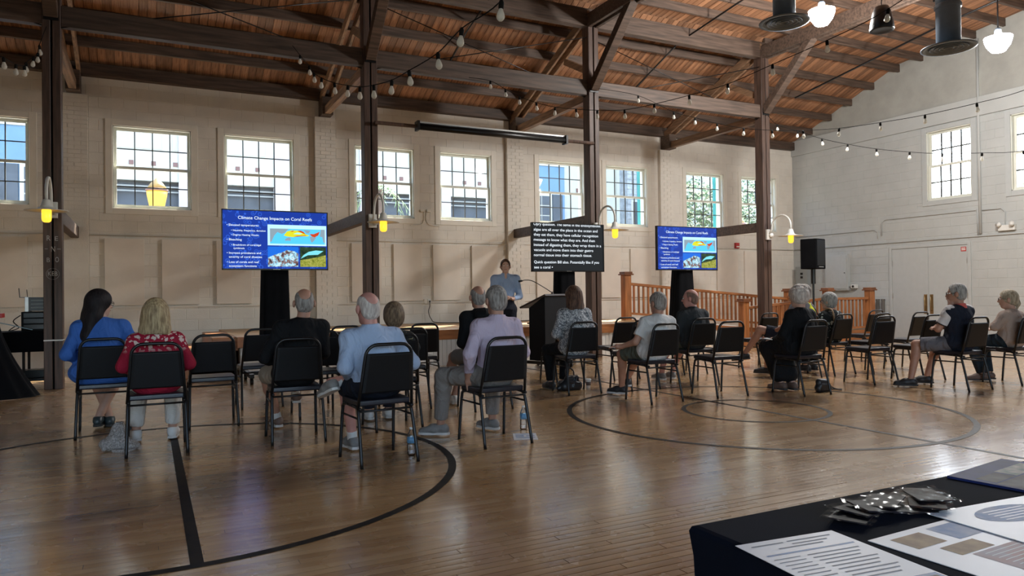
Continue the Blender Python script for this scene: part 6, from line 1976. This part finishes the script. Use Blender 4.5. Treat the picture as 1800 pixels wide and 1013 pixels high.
person((1.53, 5.02), 4, 1.231, 'white-haired person in pale blue shirt with ankle resting on knee', SK3, 'ring_full', HW, 'pale_blue_shirt', cloth_mat('pale_blue_cotton', (0.34, 0.43, 0.60)), 'long', 'shorts', cloth_mat('dark_navy', (0.012, 0.014, 0.024)), M_SNEAK, M_SOLEW,
       ((-0.30, 0.20, 0.70), (-0.16, 0.44, 0.60)), ((0.30, 0.20, 0.70), (0.18, 0.44, 0.60)), ((-0.06, 0.66, 0.09), (-0.28, 0.50, 0.56)), knees=((-0.13, 0.62, 0.50), (0.30, 0.62, 0.60)), build=1.15, belly=0.04, head=(8, -6, 0), hdx=-0.06, collar=True, shoulder=0.19, toes=((-0.1, 1, 0), (-0.22, 0.9, -0.32)), sock_m=M_SOLEW, vox=0.0075)
person((2.00, 6.27), 0, 1.136, 'short-haired person in dark floral top behind the pale blue shirt', SK, 'bobshort', HSB, 'dark_floral_top', cloth_mat('dark_floral', (0.015, 0.02, 0.022), 'sparse', (0.30, 0.28, 0.18)), 'elbow', 'trousers', cloth_mat('dark_navy', (0.012, 0.014, 0.024)), M_SHW, M_SOLEW,
       LAPL, LAPR, ((-0.10, 0.68, 0.09), (0.10, 0.68, 0.09)), build=0.95, head=(-8, 0, 0), hem=0.2, hdx=0.03, shoulder=0.15)
person((3.20, 6.85), 0, 1.296, 'person in black hooded jacket and grey shorts seated before the lectern', SK2, 'ring', HG, 'black_hoodie', cloth_mat('black_cotton', (0.007, 0.0075, 0.009)), 'long', 'shorts', cloth_mat('grey_cotton', (0.20, 0.19, 0.18)), M_SHW, M_SOLEW,
       ((-0.28, 0.26, 0.70), (-0.10, 0.46, 0.62)), ((0.28, 0.24, 0.70), (0.12, 0.44, 0.62)), ((-0.22, 0.80, 0.20), (-0.20, 0.62, 0.09)), knees=((-0.18, 0.66, 0.52), (-0.02, 0.66, 0.56)), build=1.12, head=(-6, -3, 0), hem=0.2, hdx=-0.05, collar=True, shoulder=0.185)
person((2.55, 5.19), 3, 1.272, 'person in lavender shirt and grey trousers, knees spread wide', SK2, 'short', HG, 'lavender_shirt', cloth_mat('lavender_cotton', (0.50, 0.42, 0.53)), 'long', 'trousers', cloth_mat('grey_twill', (0.20, 0.18, 0.165)), M_SNEAK, M_SOLEW,
       ((-0.30, 0.15, 0.74), (-0.20, 0.30, 0.55), (0.2, 0.2, -0.9), 0.3), ((0.30, 0.20, 0.72), (0.16, 0.46, 0.62)), ((-0.29, 0.68, 0.09), (0.20, 0.66, 0.09)), knees=((-0.29, 0.60, 0.52), (0.20, 0.64, 0.50)), build=1.05, head=(-2, -3, 0), hdx=0.04, collar=True, leg_hem=0.86, shoulder=0.18, toes=((-0.8, 0.6, 0), (-0.3, 1, 0)), vox=0.0075)
person((4.64, 7.37), -4, 1.288, 'person in grey and white patterned blouse and black trousers', SK, 'bob', HBR, 'patterned_blouse', cloth_mat('grey_print', (0.50, 0.51, 0.53), 'print', (0.12, 0.13, 0.15)), 'long', 'trousers', cloth_mat('black_cotton', (0.007, 0.0075, 0.009)), M_SHB, M_SOLEB,
       ((-0.30, 0.24, 0.72), (-0.12, 0.44, 0.66)), ((0.27, 0.24, 0.72), (0.10, 0.42, 0.66)), ((-0.16, 0.60, 0.09), (0.02, 0.62, 0.09)), knees=((-0.20, 0.60, 0.50), (0.06, 0.62, 0.50)), build=1.18, belly=0.03, head=(14, 0, 0), hem=0.2, shoulder=0.175)
person((5.03, 6.325), 0, 1.205, 'grey-haired person in white T-shirt and green shorts holding a paper', SK2, 'short', HG, 'white_tee', cloth_mat('white_jersey', (0.60, 0.60, 0.60)), 'short', 'shorts', cloth_mat('olive', (0.085, 0.095, 0.075)), M_SHB, M_SOLEW,
       ((-0.24, 0.28, 0.66), (-0.26, 0.47, 0.60), (-0.6, 0.7, 0.0), 0.4), ((0.28, 0.22, 0.70), (0.12, 0.46, 0.62)), ((-0.04, 0.80, 0.09), (0.12, 0.92, 0.16)), knees=((-0.16, 0.62, 0.50), (0.10, 0.66, 0.50)), build=1.12, belly=0.03, head=(6, -3, 0), hdx=0.10, hem=0.2, shoulder=0.185, toes=((-0.5, 0.9, 0), (0.2, 1, 0)))
person((6.39, 7.27), -4, 1.238, 'bald person in dark grey polo looking left, hands in lap', SK3, 'ring', hair_mat('stubble', (0.26, 0.16, 0.12), (0.13, 0.085, 0.07)), 'dark_polo', cloth_mat('charcoal_jersey', (0.028, 0.032, 0.036)), 'elbow', 'shorts', cloth_mat('olive', (0.085, 0.095, 0.075)), M_SNEAK, M_SOLEW,
       ((-0.26, 0.28, 0.68), (-0.16, 0.50, 0.62)), ((0.26, 0.24, 0.70), (0.06, 0.46, 0.62)), ((-0.18, 0.72, 0.09), (0.02, 0.76, 0.09)), build=1.1, head=(46, -2, 0), hdx=0.0, hdy=0.02, hem=0.2, collar=True, shoulder=0.185, vox=0.009)
person((6.83, 5.89), 0, 1.25, 'silver-haired person in long black dress holding a notepad', SK, 'curly', HW, 'black_dress', cloth_mat('black_knit', (0.007, 0.0075, 0.009)), 'long', None, None, M_SHBR, M_SOLEB,
       ((-0.27, 0.28, 0.70), (-0.12, 0.48, 0.62), (-0.3, 0.9, 0), 0.6), ((0.28, 0.24, 0.70), (0.10, 0.46, 0.64)), ((-0.02, 0.52, 0.09), (0.10, 0.46, 0.09)), knees=((-0.10, 0.62, 0.52), (0.10, 0.62, 0.50)), build=1.12, belly=0.02, head=(20, -4, 0), glasses=True, hem=0.2, extra='dress', hdx=0.02, shoulder=0.17, vox=0.0085)
person((8.10, 7.10), 6, 1.292, 'person in grey and yellow shirt and navy shorts with bare crossed legs', SK2, 'short', HG, 'two_tone_shirt', cloth_mat('mid_grey_jersey', (0.13, 0.125, 0.14)), 'short', 'shorts', cloth_mat('dark_navy', (0.012, 0.014, 0.024)), M_SHB, M_SOLEB,
       ((-0.26, 0.26, 0.70), (-0.14, 0.46, 0.64)), ((0.28, 0.24, 0.70), (0.08, 0.46, 0.66)), ((-0.06, 0.68, 0.09), (-0.34, 0.84, 0.30)), knees=((-0.12, 0.62, 0.52), (-0.26, 0.62, 0.66)), build=1.1, head=(15, 0, 0), hdx=0.24, hem=0.2, shoulder=0.18, vox=0.009, toes=((-0.3, 1, 0), (-0.9, 0.5, -0.1)))
person((8.81, 7.12), 0, 1.166, 'person in black top with white pattern, short grey hair, shoulder strap', SK, 'bobshort', HS, 'patterned_top', cloth_mat('black_print', (0.014, 0.016, 0.017), 'sparse', (0.40, 0.42, 0.40)), 'elbow', 'trousers', cloth_mat('black_cotton', (0.007, 0.0075, 0.009)), M_SHB, M_SOLEB,
       ((-0.25, 0.28, 0.68), (-0.10, 0.48, 0.62)), ((0.25, 0.24, 0.68), (0.08, 0.46, 0.62)), ((-0.10, 0.60, 0.09), (0.08, 0.62, 0.09)), build=1.05, head=(24, 0, 0), glasses=True, hem=0.2, shoulder=0.16, vox=0.009)
person((8.75, 5.21), -2, 1.261, 'person in navy vest over white polo with coral collar, hand at chin', SK2, 'short', HS, 'navy_vest', cloth_mat('navy_fleece', (0.013, 0.017, 0.03)), 'vest', 'shorts', cloth_mat('grey_shorts', (0.13, 0.13, 0.15)), M_SHB, M_SOLEB,
       ((-0.26, 0.36, 0.72), (-0.06, 0.32, 0.955), (0.1, -0.05, 0.9), 1.2), ((0.24, 0.30, 0.70), (-0.10, 0.42, 0.74), (-1, 0.1, 0), 0.5), ((-0.38, 0.62, 0.09), (0.02, 0.70, 0.09)), knees=((-0.27, 0.62, 0.52), (0.10, 0.62, 0.50)), build=1.13, belly=0.04, head=(30, -2, 0), glasses=True, hem=0.2, shoulder=0.185, toes=((-0.7, 0.8, 0), (-0.5, 0.9, 0)))
person((9.78, 5.20), 0, 1.177, 'rightmost person in beige cardigan with arms folded and dark jeans', SK, 'bun', hair_mat('pale_hair', (0.46, 0.41, 0.32), (0.24, 0.20, 0.14)), 'beige_cardigan', cloth_mat('beige_knit', (0.36, 0.285, 0.245)), 'long', 'trousers', cloth_mat('dark_denim', (0.016, 0.026, 0.036)), M_SHBR, M_SOLEB,
       ((-0.27, 0.30, 0.72), (0.02, 0.38, 0.72), (1, 0.05, 0), 0.4), ((0.27, 0.30, 0.70), (-0.04, 0.42, 0.69), (-1, 0.05, 0), 0.4), ((-0.14, 0.52, 0.09), (0.06, 0.56, 0.09)), build=1.05, head=(28, 0, 0), glasses=True, hem=0.2, shoulder=0.16, leg_hem=0.96, toes=((-0.8, 0.7, 0), (-0.5, 0.9, 0)))
spk = person((5.52, 11.30), 163, 1.81, 'presenter in light blue button shirt standing with hands clasped by the lectern', skin('fair', (0.66, 0.41, 0.32)), 'short', HBR, 'blue_button_shirt', cloth_mat('chambray', (0.36, 0.47, 0.68)), 'long', 'trousers', cloth_mat('dark_slate', (0.02, 0.022, 0.032)), M_SHBR, M_SOLEB,
       ((-0.245, 0.02, 1.17), (-0.10, 0.22, 1.13), (0.8, 0.35, 0.15), 0.9), ((0.245, 0.02, 1.17), (0.05, 0.23, 1.15), (-0.9, 0.25, 0.1), 0.9), ((-0.12, 0.0, 0.09), (0.12, 0.02, 0.09)), build=1.02, head=(-6, 2, 0), collar=True, pose='stand', shoulder=0.185, vox=0.0085)
# presenter's belt, watch, placket
MB().tube([(0.155 * cos(a), 0.125 * sin(a) + 0.0, 0.985) for a in [2 * pi * k / 24 for k in range(24)]], 0.012, 6, closed=True).ob('belt', M_BLACK, spk)
yw = [o for o in bpy.data.objects if o.name.startswith('two_tone_shirt')][0].parent
sdf_ob('yellow_panel', [('u', 0, cap((0.22, 0.235, 0.985), (0.335, 0.245, 0.955), 0.066, 0.070)), ('u', 0.04, ell((0.25, 0.20, 0.86), (0.10, 0.105, 0.12)))], (0.0, 0.0, 0.65), (0.5, 0.5, 1.15), 0.009, cloth_mat('neon_yellow', (0.55, 0.58, 0.03)), yw)
# the vest wearer's polo sleeves and collar
vest = [o for o in bpy.data.objects if o.name.startswith('navy_vest')][0].parent
M_POLO = cloth_mat('white_polo', (0.62, 0.61, 0.62))
M_CORALC = mat('coral_collar', (0.55, 0.10, 0.085), 0.7)
for s, e in ((-1, V3(-0.226, 0.36, 0.72)), (1, V3(0.209, 0.30, 0.70))):
    sh = V3(s * 0.165, 0.25, 0.946)
    sl = sdf_ob('polo_sleeve', [('u', 0, cone(sh - (e - sh) * 0.05, sh + (e - sh) * 0.75, 0.062, 0.066)), ('u', 0.02, cap(sh, sh + (e - sh) * 0.2, 0.064))], np.minimum(sh, e) - 0.12, np.maximum(sh, e) + 0.12, 0.009, M_POLO, vest)
    sdf_ob('sleeve_band', [('u', 0, cone(sh + (e - sh) * 0.70, sh + (e - sh) * 0.76, 0.0675, 0.0675))], np.minimum(sh, e) - 0.12, np.maximum(sh, e) + 0.12, 0.007, M_SHB, sl)
sdf_ob('polo_collar', [('u', 0, cone((0, 0.235, 0.955), (0, 0.245, 1.02), 0.080, 0.066)), ('u', 0.01, cap((-0.03, 0.305, 0.96), (0.03, 0.305, 0.96), 0.016))], (-0.2, 0.0, 0.85), (0.2, 0.4, 1.1), 0.008, M_CORALC, vest)
# shoulder strap of the patterned top
strap = [o for o in bpy.data.objects if o.name.startswith('patterned_top')][0].parent
MB().tube(bez([(-0.10, 0.08, 0.62), (-0.12, 0.075, 0.80), (-0.11, 0.12, 0.925), (-0.10, 0.24, 0.93), (-0.09, 0.33, 0.80)], 6), 0.012, 6).ob('bag_strap', mat('tan_leather', (0.30, 0.20, 0.12), 0.6), strap, smooth=True)
# hood of the black jacket, spare jacket over that chair
hood = [o for o in bpy.data.objects if o.name.startswith('black_hoodie')][0].parent
sdf_ob('hood', [('u', 0, ell((-0.04, 0.10, 0.985), (0.125, 0.075, 0.055))), ('u', 0.04, ell((-0.04, 0.14, 1.02), (0.10, 0.085, 0.045))), ('s', 0.02, ell((-0.04, 0.19, 1.06), (0.062, 0.07, 0.07)))], (-0.25, -0.05, 0.85), (0.2, 0.35, 1.15), 0.0085, cloth_mat('black_cotton', (0.007, 0.0075, 0.009)), hood)
jk = thing('draped_jacket', 'black jacket hung over the chair back behind the black hoodie', 'jacket', (3.20, 6.85, 0))
sdf_ob('jacket_cloth', [('u', 0, cap((-0.16, 0.0, 0.85), (0.16, 0.0, 0.85), 0.04)), ('u', 0.05, cap((-0.22, -0.01, 0.45), (-0.15, -0.03, 0.83), 0.05, 0.035)), ('u', 0.06, cap((0.16, 0.0, 0.45), (0.14, -0.03, 0.83), 0.05, 0.035)), ('u', 0.06, ell((0, -0.015, 0.62), (0.20, 0.032, 0.26)))], (-0.4, -0.2, 0.3), (0.4, 0.2, 1.0), 0.010, cloth_mat('black_cotton', (0.007, 0.0075, 0.009)), jk)

# ---- papers in hands
hp = sheet('held_paper', 'folded white paper in the hand of the white T-shirt sitter', 'paper', 4.62, 6.92, 12, 0.16, 0.11, 0.002, z=0.60)
hp.rotation_euler = (radians(6), radians(8), radians(14))
np_ = sheet('notepad', 'white notepad on the lap of the black dress sitter', 'notepad', 6.62, 6.50, 10, 0.17, 0.13, 0.008, z=0.63)
np_.rotation_euler = (radians(5), 0, radians(10))

# ---- bags on the floor
M_LEATH = mat('black_leather', (0.014, 0.014, 0.016), 0.4, var=0.2, scale=30, bump=0.3)
bg_ = thing('handbag', 'slouchy black leather bag on the floor under the patterned blouse', 'bag', (4.70, 7.82, 0))
bg_.scale = (0.72, 0.75, 0.85)
sdf_ob('bag_body', [('u', 0, cap((-0.12, 0, 0.06), (0.16, 0, 0.06), 0.075)), ('u', 0.03, cap((-0.05, 0.01, 0.16), (0.13, 0, 0.17), 0.055, 0.045)), ('u', 0.025, cap((-0.22, 0.02, 0.035), (-0.08, 0, 0.12), 0.035, 0.05)), ('u', 0.015, cap((-0.08, -0.07, 0.13), (0.15, -0.065, 0.10), 0.02)), ('u', 0.015, cap((0.02, -0.075, 0.05), (0.10, -0.06, 0.20), 0.016)), ('i', 0, plane((0, 0, -1), 0.0))], (-0.35, -0.22, -0.02), (0.35, 0.22, 0.33), 0.009, M_LEATH, bg_)
MB().tube(bez([(-0.08, -0.03, 0.19), (-0.13, -0.05, 0.30), (-0.06, -0.06, 0.335), (0.03, -0.05, 0.29), (0.06, -0.03, 0.22)], 6), 0.012, 8).ob('handle', M_LEATH, bg_, smooth=True)
b2 = thing('handbag', 'small black purse with strap behind the black dress chair', 'bag', (7.16, 6.10, 0))
b2.scale = (0.8, 0.8, 0.85)
sdf_ob('bag_body', [('u', 0, cap((-0.09, 0, 0.055), (0.09, 0, 0.055), 0.062)), ('u', 0.03, cap((-0.085, 0, 0.14), (0.05, 0, 0.125), 0.05)), ('u', 0.02, cap((-0.09, -0.045, 0.10), (0.07, -0.045, 0.09), 0.022)), ('i', 0, plane((0, 0, -1), 0.0))], (-0.25, -0.15, -0.02), (0.25, 0.15, 0.28), 0.009, M_LEATH, b2)
MB().tube(bez([(0.08, -0.02, 0.10), (0.18, -0.05, 0.04), (0.30, -0.06, 0.016), (0.36, -0.02, 0.014), (0.28, 0.02, 0.014), (0.15, 0.03, 0.03)], 6), 0.010, 6).ob('strap', M_LEATH, b2, smooth=True)
M_KNIT = mat('grey_knit', (0.36, 0.33, 0.31), 0.95, var=0.45, scale=75, bump=1.0, detail=1)
kb = thing('knit_shawl', 'crumpled grey knitted bag on the floor left of the red blouse chair', 'bag', (-0.245, 6.62, 0))
kb.scale = (0.78, 0.78, 0.80)
sdf_ob('knit_body', [('u', 0, ell((0, 0, 0.07), (0.15, 0.10, 0.08))), ('u', 0.06, ell((0.03, 0.02, 0.16), (0.075, 0.06, 0.12))), ('u', 0.03, ell((0.05, 0.02, 0.24), (0.035, 0.035, 0.06))), ('u', 0.04, ell((0.14, -0.03, 0.04), (0.09, 0.07, 0.05))), ('u', 0.015, cap((-0.10, -0.06, 0.03), (0.04, -0.05, 0.21), 0.022, 0.018)), ('u', 0.015, cap((0.10, -0.06, 0.03), (0.06, -0.03, 0.25), 0.022, 0.016)), ('s', 0.02, ell((0.045, 0.01, 0.315), (0.035, 0.05, 0.04))), ('i', 0, plane((0, 0, -1), 0.0))], (-0.3, -0.2, -0.02), (0.35, 0.2, 0.36), 0.008, M_KNIT, kb)
MB().tube(bez([(-0.02, -0.10, 0.014), (0.05, -0.14, 0.012), (0.13, -0.13, 0.012), (0.18, -0.08, 0.014)], 6), 0.018, 6).ob('strap', M_KNIT, kb, smooth=True)
